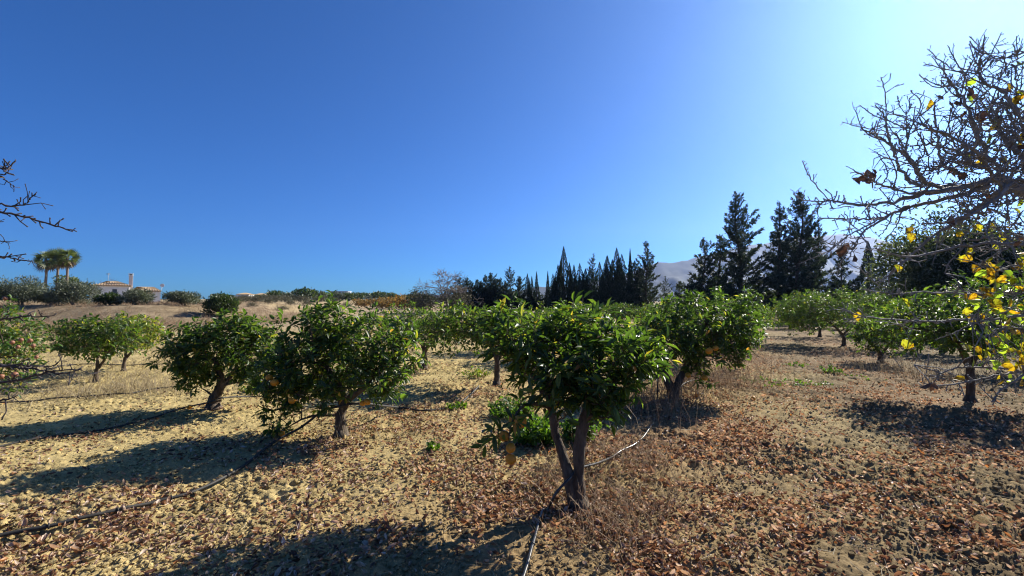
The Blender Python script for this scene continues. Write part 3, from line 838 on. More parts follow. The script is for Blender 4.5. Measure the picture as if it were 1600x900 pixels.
def column_cypress(name, label, base, h, r_, seed, group, n=3600, spires=4):
    r = np.random.default_rng(seed)
    rt = root(name, (*base, float(terrain(*base))), label, 'cypress', group)
    mt = MB(); tubes(mt, np.array([[0, 0, -.1], [.02, 0, h * .3], [0, .02, h * .7], [0, 0, h * .96]]), np.array([.02, .014, .008, .002]) * h, 7); mt.build('trunk', M['dark_bark'], rt)
    Ps, Ds = [], []
    for i in range(spires):
        top = h * (1.0 if i == 0 else .70 + .22 * r.random()); a = r.random() * 6.28
        off = np.array([math.cos(a), math.sin(a)]) * (0 if i == 0 else r_ * (.35 + .35 * r.random())); rr = r_ * (.8 if i == 0 else .5)
        m = int(n * (.5 if i == 0 else .5 / max(1, spires - 1)))
        t = r.random(m) ** .85
        prof = np.minimum(1, .8 + t * 2) * (1 - t) ** .85 + .008
        prof *= 1 + .18 * pnoise(t * 9 + i * 5, np.full(m, seed * 1.3))
        th = r.random(m) * 6.28; q = rr * prof * (.45 + .55 * r.random(m) ** .4)
        x = off[0] * (1 - t * .5) + np.cos(th) * q; y = off[1] * (1 - t * .5) + np.sin(th) * q
        Ps.append(np.stack([x, y, .15 + t * (top - .15)], 1)); Ds.append(np.stack([np.cos(th) * .35 * (1 - t), np.sin(th) * .35 * (1 - t), np.full(m, 1.0)], 1) + r.normal(size=(m, 3)) * .22 * (1.1 - t)[:, None])
    P = np.concatenate(Ps); D = norm(np.concatenate(Ds)); L = .045 * h * (.6 + .8 * r.random(len(P))) * (1.15 - .8 * P[:, 2] / h)
    mc = MB(); leaf_cloud(mc, P, D, norm(r.normal(size=P.shape)), L, L * .30, TD)
    mc.build('crown', M['cypress'], rt)
    return rt


ORD = ['first', 'second', 'third', 'fourth', 'fifth', 'sixth', 'seventh', 'eighth', 'ninth', 'tenth', 'eleventh', 'twelfth', 'thirteenth', 'fourteenth', 'fifteenth', 'sixteenth', 'seventeenth', 'eighteenth', 'nineteenth', 'twentieth']


def place(px, Y):
    return np.array([(px - 800) / F * Y, Y])


def top_h(py, Y):
    return CAMZ + (470 - py) / F * Y


# large conifers on the right
GC = 'tall conifers closing the orchard on the right'
for px, py, Y, rr, nb, lab in [(1100, 373, 36, 1.9, 120, 'shorter broad conifer left of the tallest conifer by the lane'), (1152, 298, 35, 2.2, 160, 'tallest conifer with a pointed top standing left of the lane'),
                               (1126, 366, 37, 1.5, 90, 'slim conifer squeezed against the left flank of the tallest conifer'),
                               (1220, 314, 35.5, 1.45, 120, 'slim tall conifer joined to the left side of the very wide conifer'), (1250, 298, 34.5, 2.35, 190, 'very wide tall conifer right of the lane end'),
                               (1281, 348, 36, 1.4, 100, 'conifer making the right shoulder of the very wide tall conifer'), (1316, 392, 33, 1.3, 80, 'small open conifer between the wide conifer and the pyramid-shaped one')]:
    spreading_conifer('conifer_tree', lab, place(px, Y), top_h(py, Y), rr, int(px), GC, n_br=nb, spray=.40, dens=24)
column_cypress('conifer_tree', 'dense pyramid-shaped conifer standing alone at the right under the mountain', place(1358, 34), top_h(378, 34), 1.45, 77, GC, n=7200, spires=1)

# the row of cypresses in the middle
GM = 'cypresses and conifers along the far edge of the orchard'
Yc = lambda px: 66 - (px - 715) / 300 * 14
# (top pixel, kind, radius, label)
protoS = None
small = [(718, 433), (730, 434), (746, 437), (758, 429), (766, 426), (774, 435), (782, 434), (811, 432), (736, 440), (752, 440), (790, 441)]
for i, (px, py) in enumerate(small):
    Y = Yc(px)
    lab = '%s of the low bushy conifers counted from the grey leafless tree' % ORD[sorted(q[0] for q in small).index(px)]
    if i < 3:
        o = spreading_conifer('conifer_tree', lab, place(px, Y), 5.2, 1.7, 300 + i, GM, n_br=110, spray=.36, dens=24)
        if i == 0: pS = []
        pS.append(o); o.scale = (1, 1, top_h(py, Y) / 5.2)
    else:
        copy_tree(pS[i % 3], (*place(px, Y), terrain(*place(px, Y))), rng.random() * 6, (.9, .9, top_h(py, Y) / 5.2), lab, GM)
spreading_conifer('conifer_tree', 'open-branched slender conifer rising above the low conifers right of the grey tree', place(796, 60), top_h(416, 60), 1.5, 311, GM, n_br=80, spray=.34, dens=22)
spreading_conifer('conifer_tree', 'thin ragged conifer poking up inside the dense cypress block', place(928, 56), top_h(396, 56), 1.4, 312, GM, n_br=80, spray=.34, dens=26)
spreading_conifer('conifer_tree', 'dark feathery conifer at the right end of the dense cypress block', place(1010, 52), top_h(377, 52), 2.0, 313, GM, n_br=120, spray=.40, dens=22)
spreading_conifer('conifer_tree', 'low scraggy conifer in the gap right of the cypress block', place(1040, 50), top_h(432, 50), 1.3, 314, GM, n_br=50, spray=.34, dens=12)
spreading_conifer('conifer_tree', 'small grey-green conifer at the foot of the shorter broad conifer', place(1062, 46), top_h(440, 46), 1.3, 315, GM, n_br=60, spray=.34, dens=16)
cyps = [(824, 428, .8, 2), (831, 432, .6, 1), (838.5, 425, .55, 1), (856, 424, .42, 1), (881, 386, .85, 3), (872, 414, .7, 2), (890, 411, .6, 2), (897, 414, .6, 2), (906, 412, .8, 2), (915, 420, .7, 2), (922, 416, .7, 2), (937, 410, .8, 2),
        (949, 400, .9, 3), (957, 406, .8, 2), (964, 388, .9, 3), (972, 398, .9, 3), (985, 389, .5, 1), (992, 408, .9, 2), (1000, 418, .9, 2), (864, 428, .5, 1)]
cy_lab = {838.5: 'narrow pointed cypress just left of the gap before the thin solitary one', 856: 'thin spindle-shaped cypress standing alone in the gap with the mountain behind', 881: 'tallest cypress at the left end of the dense block',
          985: 'thin spire cypress just left of the feathery conifer', 964: 'tall thick cypress in the right half of the dense block', 972: 'blunt tall cypress leaning on the thick one in the dense block', 824: 'two-tipped cypress at the right end of the low conifers'}
pC = []
for i, (px, py, rr, sp) in enumerate(cyps):
    rr *= 2.2 if px > 860 and px != 985 else 1.35
    Y = 57 - (px - 860) / 140 * 4 if px > 860 else Yc(px)
    lab = cy_lab.get(px, '%s dark cypress from the left among the narrow pointed cypresses' % ORD[sorted(q[0] for q in cyps).index(px)])
    if i < 6 or px in (964, 985):
        o = column_cypress('cypress_tree', lab, place(px, Y), top_h(py, Y), rr, 500 + i, GM, n=4200, spires=sp)
        o['h'] = top_h(py, Y); o['r'] = rr
        if sp >= 2: pC.append(o)
    else:
        s = pC[i % len(pC)]
        copy_tree(s, (*place(px, Y), terrain(*place(px, Y))), rng.random() * 6, (rr / s['r'], rr / s['r'], top_h(py, Y) / s['h']), lab, GM)
for o in COL.objects:
    for k in ('h', 'r'):
        if k in o.keys(): del o[k]


FILL = [(728, 64), (750, 63), (768, 63), (786, 62), (806, 62), (826, 61), (846, 60), (862, 60)]


# ------------------------------------------------------------------ broad-leaved trees, olives, scrub
def leafy(name, label, cat, base, w, h, seed, mat, group=None, n=2200, leaf=.16, trunk=.06, blobs=7, skirt=.1, bark='grey_bark', ragged=.25, asp=.45, z=None, dep=1.0):
    r = np.random.default_rng(seed)
    rt = root(name, (base[0], base[1], float(terrain(*base)) if z is None else z), label, cat, group)
    mt = MB()
    cs = []
    for i in range(blobs):
        a = i * 2.4 + r.random() * .8; q = w * .32 * math.sqrt((i + .3) / blobs)
        cs.append([q * math.cos(a), q * math.sin(a) * dep, h * (skirt + (1 - skirt) * (.35 + .35 * r.random() * (1 - (i / blobs) * .5))), w * .25 * (.8 + .5 * r.random()), w * .25 * dep, h * (1 - skirt) * .33 * (.7 + .5 * r.random())])
    for c in cs[:5]:
        P, R = resample([[r.normal() * .02 * w, r.normal() * .02 * w, -.1], [c[0] * .3, c[1] * .3, h * .25], [c[0] * .8, c[1] * .8, c[2]]], [trunk, trunk * .7, trunk * .2], 7)
        tubes(mt, P, R, 6)
    mt.build('trunk', M[bark], rt)
    vol = np.array([c[3] * c[4] * c[5] for c in cs]); k = r.choice(len(cs), n, p=vol / vol.sum())
    C = np.array(cs)
    d = norm(r.normal(size=(n, 3))); rad = .35 + .65 * r.random(n) ** .5 + ragged * np.maximum(0, r.normal(size=n)) * .5
    P = C[k, :3] + d * rad[:, None] * C[k, 3:6]
    q = pnoise(P[:, 0] * 2.2 / max(w, 1) * 2 + seed, P[:, 2] * 2.6 / max(h, 1) * 2 + P[:, 1])
    keep = (P[:, 2] > .03 * h) & (q > -.42); P = P[keep]; d = d[keep]
    D = norm(d * .6 + r.normal(size=P.shape) * .7 + [0, 0, .25]); Nn = norm(np.array([0, 0, .7]) + r.normal(size=P.shape) * .7)
    L = leaf * (.6 + .8 * r.random(len(P)))
    mc = MB(); leaf_cloud(mc, P, D, Nn, L, L * asp, TD)
    mc.build('crown', M[mat], rt)
    return rt


GO = 'olive trees and bushes on top of the bank'
for i, (px, w, ptop, Y, n, mat, lab) in enumerate([
        (-18, 3.6, 428, 38, 4200, 'olive', 'tall grey-green olive at the left edge of the picture on the bank'), (35, 4.2, 436, 39, 5200, 'olive', 'wide olive left of the palms on top of the bank'), (80, 2.6, 450, 40, 2400, 'olive', 'low olive in front of the palm trunks'),
        (114, 3.7, 438, 39, 4800, 'olive', 'large rounded olive between the palms and the white house'), (172, 1.9, 464, 38.5, 1900, 'dark_leaf', 'small dark bush below the left wall of the white house'), (211, 2.5, 452, 38.5, 3000, 'olive', 'olive hiding the middle of the white house'),
        (287, 2.9, 455, 40, 3600, 'olive', 'silvery olive right of the white house'), (345, 2.5, 457, 37, 4200, 'dark_leaf', 'dark round tree at the right end of the dry bank')]):
    b = place(px, Y); z = float(terrain(*b))
    leafy('olive_tree' if mat == 'olive' else 'evergreen_bush', lab, 'olive tree' if mat == 'olive' else 'bush', b, w, max(1.0, top_h(ptop, Y) - z), 700 + i, mat, GO, n=int(n * 1.8), leaf=.17, skirt=.0, ragged=.35, asp=.30 if mat == 'olive' else .5)

# scrub along the bank foot and dry bushes in the middle distance
pSc = leafy('dry_bush', 'low grey-brown dry bush on the open field behind the orchard', 'bush', place(400, 62), 2.6, 1.3, 760, 'scrub', 'dry bushes on the open field', n=900, leaf=.2, trunk=.02, skirt=0, asp=.3)
for px, Y, s in [(372, 60, .8), (430, 70, 1.1), (385, 80, 1.2), (455, 64, .7), (415, 90, 1.3), (360, 72, .8), (470, 85, 1.2), (440, 54, .6), (395, 50, .5), (340, 48, .5), (365, 52, .6), (310, 46, .45), (420, 60, .7), (480, 70, .9), (500, 92, 1.2), (445, 100, 1.3), (398, 104, 1.2), (350, 95, 1.0), (520, 100, 1.2), (540, 88, 1.0), (378, 110, 1.4)]:
    b = place(px, Y); copy_tree(pSc, (*b, terrain(*b)), rng.random() * 6, s, 'low grey-brown dry bush on the open field behind the orchard', 'dry bushes on the open field')

# big dark broad-leaved trees behind the pear on the right
leafy('evergreen_tree', 'big dusky evergreen tree looming behind the pear branches', 'tree', place(1478, 24), 6.0, top_h(335, 24), 771, 'dusky', 'large evergreens behind the pear', n=17000, leaf=.22, trunk=.22, blobs=11, skirt=.12, ragged=.5)
leafy('evergreen_tree', 'dark evergreen tree at the right edge behind the pear trunk', 'tree', place(1590, 22), 5.6, top_h(350, 22), 772, 'dusky', 'large evergreens behind the pear', n=15000, leaf=.22, trunk=.22, blobs=11, skirt=.12, ragged=.5)
leafy('evergreen_tree', 'lower evergreen tree right of the pyramid-shaped conifer', 'tree', place(1425, 29), 3.4, top_h(425, 29), 773, 'dusky', 'large evergreens behind the pear', n=7000, leaf=.22, trunk=.16, blobs=8, skirt=.0, ragged=.4)

# far olive grove on the rise, orange autumn bushes, the dark tree clump
pOl = leafy('olive_tree', 'distant olive tree on the far rise left of the cypresses', 'olive tree', place(480, 200), 7.0, 3.6, 780, 'olive', 'distant olive trees on the far rise', n=700, leaf=.75, trunk=.15, skirt=.05, asp=.5, ragged=.3)
pOd = leafy('olive_tree', 'distant olive tree on the far rise left of the cypresses', 'olive tree', place(560, 210), 7.0, 3.8, 781, 'dark_leaf', 'distant olive trees on the far rise', n=700, leaf=.75, trunk=.15, skirt=.05, asp=.5, ragged=.3)
for i in range(74):
    Y = rng.uniform(170, 430); px = rng.uniform(330, 770)
    if 365 < px < 415 and Y < 330: continue
    b = place(px, Y); s = rng.uniform(.7, 1.3)
    copy_tree(pOl if rng.random() < .55 else pOd, (*b, terrain(*b)), rng.random() * 6, (s, s, s * rng.uniform(.8, 1.1)), 'distant olive tree on the far rise left of the cypresses', 'distant olive trees on the far rise')
for i, (px, Y, s) in enumerate([(430, 140, .9), (455, 130, .8), (478, 125, 1.0), (500, 135, .9), (408, 150, .6), (525, 128, .8), (545, 130, .7)]):
    b = place(px, Y); copy_tree(pOl if i % 2 else pOd, (*b, terrain(*b)), i, s, 'olive tree at the back edge of the open field below the far rise', 'olive trees at the back of the field')
pAu = leafy('autumn_bush', 'orange autumn bush in the strip left of the grey leafless tree', 'bush', place(620, 92), 3.4, 2.2, 790, 'autumn', 'orange bushes in the strip left of the grey tree', n=800, leaf=.34, trunk=.04, skirt=0, asp=.5)
for px, Y, s in [(572, 100, .75), (588, 96, .8), (603, 98, .9), (612, 90, .8), (632, 88, .95), (643, 94, 1.0), (560, 104, .7), (650, 86, .8), (598, 88, .6), (625, 104, 1.1)]:
    b = place(px, Y); copy_tree(pAu, (*b, terrain(*b)), rng.random() * 6, s * 1.3, 'orange autumn bush in the strip left of the grey leafless tree', 'orange bushes in the strip left of the grey tree')
for px, py, Y in [(626, 463, 150), (633, 461, 152)]:
    column_cypress('cypress_tree', 'tiny distant cypress standing up from the far trees left of the grey tree', place(px, Y), top_h(py, Y) , .9, px, 'tiny distant cypresses', n=500, spires=1)


# grey leafless tree
def leafless(label, base, h, w, seed, lv=5):
    r = np.random.default_rng(seed)
    rt = root('leafless_tree', (*base, float(terrain(*base))), label, 'tree')
    mt, mb = MB(), MB()
    segs = {k: ([], []) for k in range(lv + 1)}

    def grow(p, d, L, rad, k):
        q = p + d * L; mid = (p + q) / 2 + r.normal(size=3) * L * .08
        segs[k][0].append([p, mid, q]); segs[k][1].append([rad, rad * .8, rad * .62])
        if k == lv: return
        for j in range(3 if k else 6):
            dd = norm(d * .75 + r.normal(size=3) * .62 + np.array([0, 0, .14])); f = r.random() * .5 + .5
            grow(p + (q - p) * f, dd, L * (.58 + .27 * r.random()), rad * .6, k + 1)
    grow(np.zeros(3), norm(np.array([.05, 0, 1.0])), h * .36, .13, 0)
    tubes(mt, np.array(segs[0][0]), np.array(segs[0][1]), 8); mt.build('trunk', M['grey_bark'], rt)
    for k in range(1, lv + 1):
        P = np.array(segs[k][0]); P[:, :, :2] *= w
        tubes(mb, P, np.maximum(np.array(segs[k][1]), .021), 5 if k < 3 else 3, cap=k < 3)
    mb.build('branches', M['grey_bark'], rt)
    return rt


leafless('pale grey leafless tree with a fine twiggy dome left of the cypresses', place(690, 60), 6.3, 1.65, 5)
leafy('evergreen_bush', 'dusky thicket at the foot of the grey leafless tree', 'bush', place(664, 58), 4.6, 3.5, 795, 'scrub', n=2600, leaf=.24, trunk=.05, skirt=0, asp=.35, ragged=.4)
leafy('evergreen_bush', 'darker bush pressed against the left side of the grey leafless tree', 'bush', place(655, 61), 3.6, 3.4, 796, 'dark_leaf', n=2400, leaf=.22, trunk=.05, skirt=0, asp=.45, ragged=.4)
leafy('evergreen_bush', 'grey-brown bush between the grey leafless tree and the low conifers', 'bush', place(712, 59), 4.8, 3.9, 797, 'scrub', n=2600, leaf=.22, trunk=.05, skirt=0, asp=.35, ragged=.4)


for i, (px, Y) in enumerate(FILL):
    b = place(px, Y)
    leafy('evergreen_bush', '%s dark bush from the left under the row of low conifers' % ORD[i], 'bush', b, 3.4, top_h(456 + 5 * (i % 3), Y), 820 + i, 'cypress', 'dark bushes under the low conifers', n=1500, leaf=.26, trunk=.05, skirt=0, asp=.4, ragged=.4)


# ------------------------------------------------------------------ fan palms
def frond_mesh(mat):
    mb = MB()
    tubes(mb, np.array([[0, 0, 0], [.5, 0, .03], [1.0, 0, -.05]]), np.array([.03, .02, .012]), 4)
    for i in range(13):
        a = math.radians(-105 + 210 * i / 12)
        d = np.array([[math.cos(a), math.sin(a), 0]]); L = .85 + .25 * math.cos(a)
        p0 = np.array([1.0, 0, -.05]); q = p0 + d[0] * L * .55; t_ = p0 + d[0] * L * 1.15 + np.array([0, 0, -.42]); w = np.cross(d[0], [0, 0, 1]) * .075
        mb.add(np.array([p0, q + w, t_, q - w + [0, 0, .03]]), np.array([[0, 1, 2, 3]]))
    return mb.mesh('frond', mat)


FG, FD = frond_mesh(M['palm']), frond_mesh(M['palm_dead'])
for px, ptop, Y, lab, sd in [(70, 396, 92, 'leftmost of the three fan palms, its trunk bare', 1), (88, 394, 96, 'middle fan palm of the three beside the house', 2), (103, 393, 94, 'rightmost of the three fan palms, nearest the house', 3)]:
    r = np.random.default_rng(900 + sd)
    b = place(px, Y); z = float(terrain(*b)); rt = root('fan_palm', (*b, z), lab, 'palm tree', 'fan palms beside the house')
    H = top_h(ptop, Y) - z - 1.3
    mt = MB(); P, R = resample([[0, 0, -.2], [.05, 0, H * .3], [.18, 0, H * .7], [.1, 0, H]], [.30, .24, .20, .22], 14); tubes(mt, P, R, 10); mt.build('trunk', M['palm_trunk'], rt)
    for i in range(40):
        dead = i < 9
        az = i * 2.399 + r.random() * .3; el = math.radians(-62 + r.random() * 15) if dead else math.radians(-35 + 115 * ((i - 9) / 31) + r.normal() * 6)
        o = bpy.data.objects.new('frond', FD if dead else FG); COL.objects.link(o); o.parent = rt
        o.location = (.1, 0, H - .25 + .3 * (i / 40)); o.rotation_euler = (r.normal() * .8, -el, az); s = .82 + .35 * r.random(); o.scale = (s, s, s)


# ------------------------------------------------------------------ the white house
def box(mb, x0, x1, y0, y1, z0, z1, mi=0):
    V = np.array([[x, y, z] for x in (x0, x1) for y in (y0, y1) for z in (z0, z1)], float)
    mb.add(V, np.array([[0, 1, 3, 2], [4, 6, 7, 5], [0, 4, 5, 1], [2, 3, 7, 6], [0, 2, 6, 4], [1, 5, 7, 3]]), mi)


def hip_roof(mb, x0, x1, y0, y1, z, rise, th=.18, hip=.45):
    cy = (y0 + y1) / 2; hp = (y1 - y0) / 2 * hip * 2
    e = .35
    a = [(x0 - e, y0 - e, z), (x1 + e, y0 - e, z), (x1 + e, y1 + e, z), (x0 - e, y1 + e, z), (x0 + hp, cy, z + rise), (x1 - hp, cy, z + rise)]
    V = np.array(a + [(p[0], p[1], p[2] + th) for p in a], float)
    mb.add(V, [np.array([[6, 7, 11, 10], [8, 9, 10, 11], [0, 1, 7, 6], [1, 2, 8, 7], [2, 3, 9, 8], [3, 0, 6, 9], [0, 3, 2, 1]]), np.array([[7, 8, 11], [9, 6, 10]])])
    # rows of barrel tiles running up the two long slopes
    for side in (0, 1):
        n = int((x1 - x0 + 2 * e) / .42)
        for i in range(n):
            xx = x0 - e + (i + .5) * (x1 - x0 + 2 * e) / n
            t = min(1, (xx - (x0 - e)) / (hp + e), ((x1 + e) - xx) / (hp + e)); t = max(.05, t)
            ys = y0 - e if side == 0 else y1 + e
            p0 = np.array([xx, ys, z + th + .02]); p1 = np.array([xx, ys + (cy - ys) * t, z + th + .02 + rise * t])
            tubes(mb, np.array([p0, (p0 + p1) / 2, p1]), np.full(3, .10), 5)


YH = 100.0
hb = place(200, YH); hz = float(terrain(*hb))
house = root('white_house', (*hb, hz), 'white single-storey house with pale clay roof on the rise behind the olives', 'house', rz=math.radians(38))
S = YH / F                                           # metres per pixel at the house
X = lambda px: (px - 200) * .108
Zp = lambda py: CAMZ + (470 - py) * S - hz
mb = MB(); box(mb, X(145), X(202), 0, 9, -.4, Zp(447.5)); box(mb, X(202.2), X(252), 2.5, 9.5, -.4, Zp(455.5)); mb.build('wall', M['wall'], house, False)
mb = MB(); hip_roof(mb, X(145), X(202), 0, 9, Zp(447.5), 1.05); rf = mb.build('roof', M['tiles'], house, False)
mb = MB(); hip_roof(mb, X(203.5), X(250), 0.2, 9.2, Zp(455), .95); mb.build('roof', M['tiles'], house, False)
mb = MB(); box(mb, X(200.5), X(206.8), 1.0, 1.9, Zp(452), Zp(430.5)); ch = mb.build('chimney', M['brick'], house, False)
mb = MB(); box(mb, X(199.8), X(207.5), .88, 2.02, Zp(430.5), Zp(429.6)); mb.build('cap', M['wall'], ch, False)
mb = MB(); box(mb, X(201.2), X(206.1), 1.1, 1.8, Zp(429.6), Zp(427.9)); box(mb, X(199.6), X(207.7), .85, 2.05, Zp(427.9), Zp(426.9)); mb.build('cowl', M['wall'], ch, False)
mb = MB(); box(mb, X(201.6), X(205.7), 1.08, 1.82, Zp(429.59), Zp(427.95)); mb.build('flue_opening', M['window'], ch, False)
for px in (241, 245.5, 250.5):
    mb = MB(); box(mb, X(px) - .16, X(px) + .16, .1, .42, -.4, Zp(455.3)); mb.build('porch_column', M['wall'], house, False)
for px0, px1, p0, p1, yy in [(176, 183, 452, 463, 0), (155, 159, 453, 459, 0), (216, 221, 459, 466, 2.5), (228, 232, 459, 472, 2.5)]:
    mb = MB(); box(mb, X(px0), X(px1), yy - .05, yy + .02, Zp(p1), Zp(p0)); w = mb.build('window', M['window'], house, False)
    mb = MB(); box(mb, X(px0) - .12, X(px1) + .12, yy - .09, yy - .003, Zp(p0), Zp(p0) + .14); mb.build('lintel', M['wall'], w, False)
    mb = MB(); box(mb, X(px0) - .12, X(px1) + .12, yy - .12, yy - .003, Zp(p1) - .12, Zp(p1)); mb.build('sill', M['wall'], w, False)
mb = MB(); ax, ay = X(167), 4.5
tubes(mb, np.array([[ax, ay, Zp(443)], [ax, ay, Zp(434)], [ax, ay, Zp(426)]]), np.full(3, .05), 5)
for k, z_ in enumerate((Zp(426.5), Zp(428.5))):
    tubes(mb, np.array([[ax - .32, ay, z_], [ax, ay, z_], [ax + .32, ay, z_]]), np.full(3, .035), 4)
mb.build('aerial', M['metal'], house)
mb = MB(); dx = X(255)
tubes(mb, np.array([[X(251.5), 3, Zp(456)], [X(253.5), 3, Zp(452)], [dx, 3, Zp(446)]]), np.full(3, .045), 5)
n = 16; a = np.arange(n) * 2 * PI / n
rings = []
for rr, dd in ((.0, .10), (.2, .08), (.4, 0.0)):
    rings.append(np.stack([dx + rr * np.cos(a), 3 - .1 + dd + 0 * a - .05 * 0, Zp(444.5) + rr * np.sin(a)], 1))
V = np.concatenate(rings + [r_ + [0, .05, 0] for r_ in rings[::-1]]); idx = np.arange(6 * n).reshape(6, n)
mb.add(V, np.stack([idx[:-1], np.roll(idx[:-1], -1, 1), np.roll(idx[1:], -1, 1), idx[1:]], -1).reshape(-1, 4))
mb.build('satellite_dish', M['white_paint'], house)
leafy('green_shrub', 'green shrub crown under the palms left of the house', 'bush', place(104, 97), 4.6, top_h(430, 97) - float(terrain(*place(104, 97))), 811, 'palm', n=900, leaf=.5, trunk=.12, skirt=.45)
leafless('leafless grey tree rising behind the left end of the white house', place(141, 112), 6.6, 1.5, 9, lv=4)

# far small houses
for px, Y, w, h, mw, lab in [(379, 330, 9, 3.4, 'wall', 'tiny white house on the far rise, left of its twin'), (405, 340, 8, 3.2, 'wall', 'tiny white house on the far rise, right of its twin'),
                             (530, 300, 11, 5.2, 'blue_wall', 'pale blue flat-roofed building behind the top shoot of the dense citrus tree')]:
    b = place(px, Y); hr = root('distant_house', (*b, float(terrain(*b))), lab, 'house', 'distant houses')
    mb = MB(); box(mb, -w / 2, w / 2, 0, 7, -.5, h); mb.build('wall', M[mw], hr, False)
    mb = MB()
    if mw == 'wall': hip_roof(mb, -w / 2, w / 2, 0, 7, h, 1.1)
    else: box(mb, -w / 2 - .2, w / 2 + .2, -.2, 7.2, h, h + .3)
    mb.build('roof', M['tiles'] if mw == 'wall' else M[mw], hr, False)
    for q in (-.25, .22):
        mb = MB(); box(mb, w * q - .6, w * q + .6, -.08, .02, h * .35, h * .75); mb.build('window', M['window'], hr, False)
b = place(1184, 47); shed = root('white_shed', (*b, float(terrain(*b))), 'white hut glimpsed between the tall conifers at the lane end', 'shed')
mb = MB(); box(mb, -1.3, 1.3, 0, 3, -.2, 2.5); mb.build('wall', M['wall'], shed, False)
mb = MB(); box(mb, -1.5, 1.5, -.2, 3.2, 2.503, 2.63); mb.build('roof', M['metal'], shed, False)
mb = MB(); box(mb, -.2, .55, -.06, .02, 0, 1.9); mb.build('door', M['wood'], shed, False)


# ------------------------------------------------------------------ bare fruit trees (pear) framing the picture
def bare_tree(name, label, base, limbs, trunk, seed, bark='pear_bark', spur_gap=.026, spur_len=(.014, .045), leaf_list=(), extra_twigs=0):
    r = np.random.default_rng(seed)
    bz = float(terrain(base[0], base[1])); o = np.array([base[0], base[1], bz])
    rt = root(name, o, label, 'pear tree')
    mt = MB(); P, R = resample(trunk[0], trunk[1], 14); P = P - o; P[0, 2] = -.08
    tubes(mt, P + r.normal(size=P.shape) * .006, R, 10); mt.build('trunk', M[bark], rt)
    ml, ms = MB(), MB(); SP, SR = [], []; tipl = []
    for pts, rads in limbs:
        P, R = resample(pts, rads, max(10, len(pts) * 5)); P = P - o
        P[1:-1] += r.normal(size=P[1:-1].shape) * np.minimum(R[1:-1, None] * .45, .006)
        R = R * .82 * (1 + .10 * r.normal(size=R.shape))
        tubes(ml, P, R, 7)
        ln = np.linalg.norm(np.diff(P, axis=0), axis=1).sum(); n = int(ln / spur_gap)
        for _ in range(n):
            t = r.random() ** .8 * (len(P) - 1); i = min(int(t), len(P) - 2); u = t - i
            p = P[i] * (1 - u) + P[i + 1] * u; tan = norm(P[i + 1] - P[i])
            d = norm(np.cross(tan, r.normal(size=3)) + tan * r.uniform(0, .9) + [0, 0, .25]); L = r.uniform(*spur_len) * (1.9 if r.random() < .22 else 1)
            m = p + d * L * .55 + r.normal(size=3) * L * .12; d2 = norm(d + r.normal(size=3) * .35 + [0, 0, .2]); e = m + d2 * L * .5
            q = min(R[i] * .8, .0034)
            SP.append([p, m, e - d2 * .008, e]); SR.append([q, q * .75, q * .8, q * 1.15])
            if L > .05 and r.random() < .7:
                d3 = norm(d + r.normal(size=3) * .7); e2 = m + d3 * L * .4
                SP.append([m, m * .5 + e2 * .5, e2 - d3 * .006, e2]); SR.append([q * .7, q * .6, q * .7, q * 1.0])
    for _ in range(extra_twigs):
        pass
    tubes(ms, np.array(SP), np.array(SR), 5)
    ml.build('limbs', M[bark], rt); tag(ms.build('spurs', M[bark], rt), kind='stuff')
    return rt, o


def px_limb(pts, rads):
    return ([at(*p) for p in pts], rads)


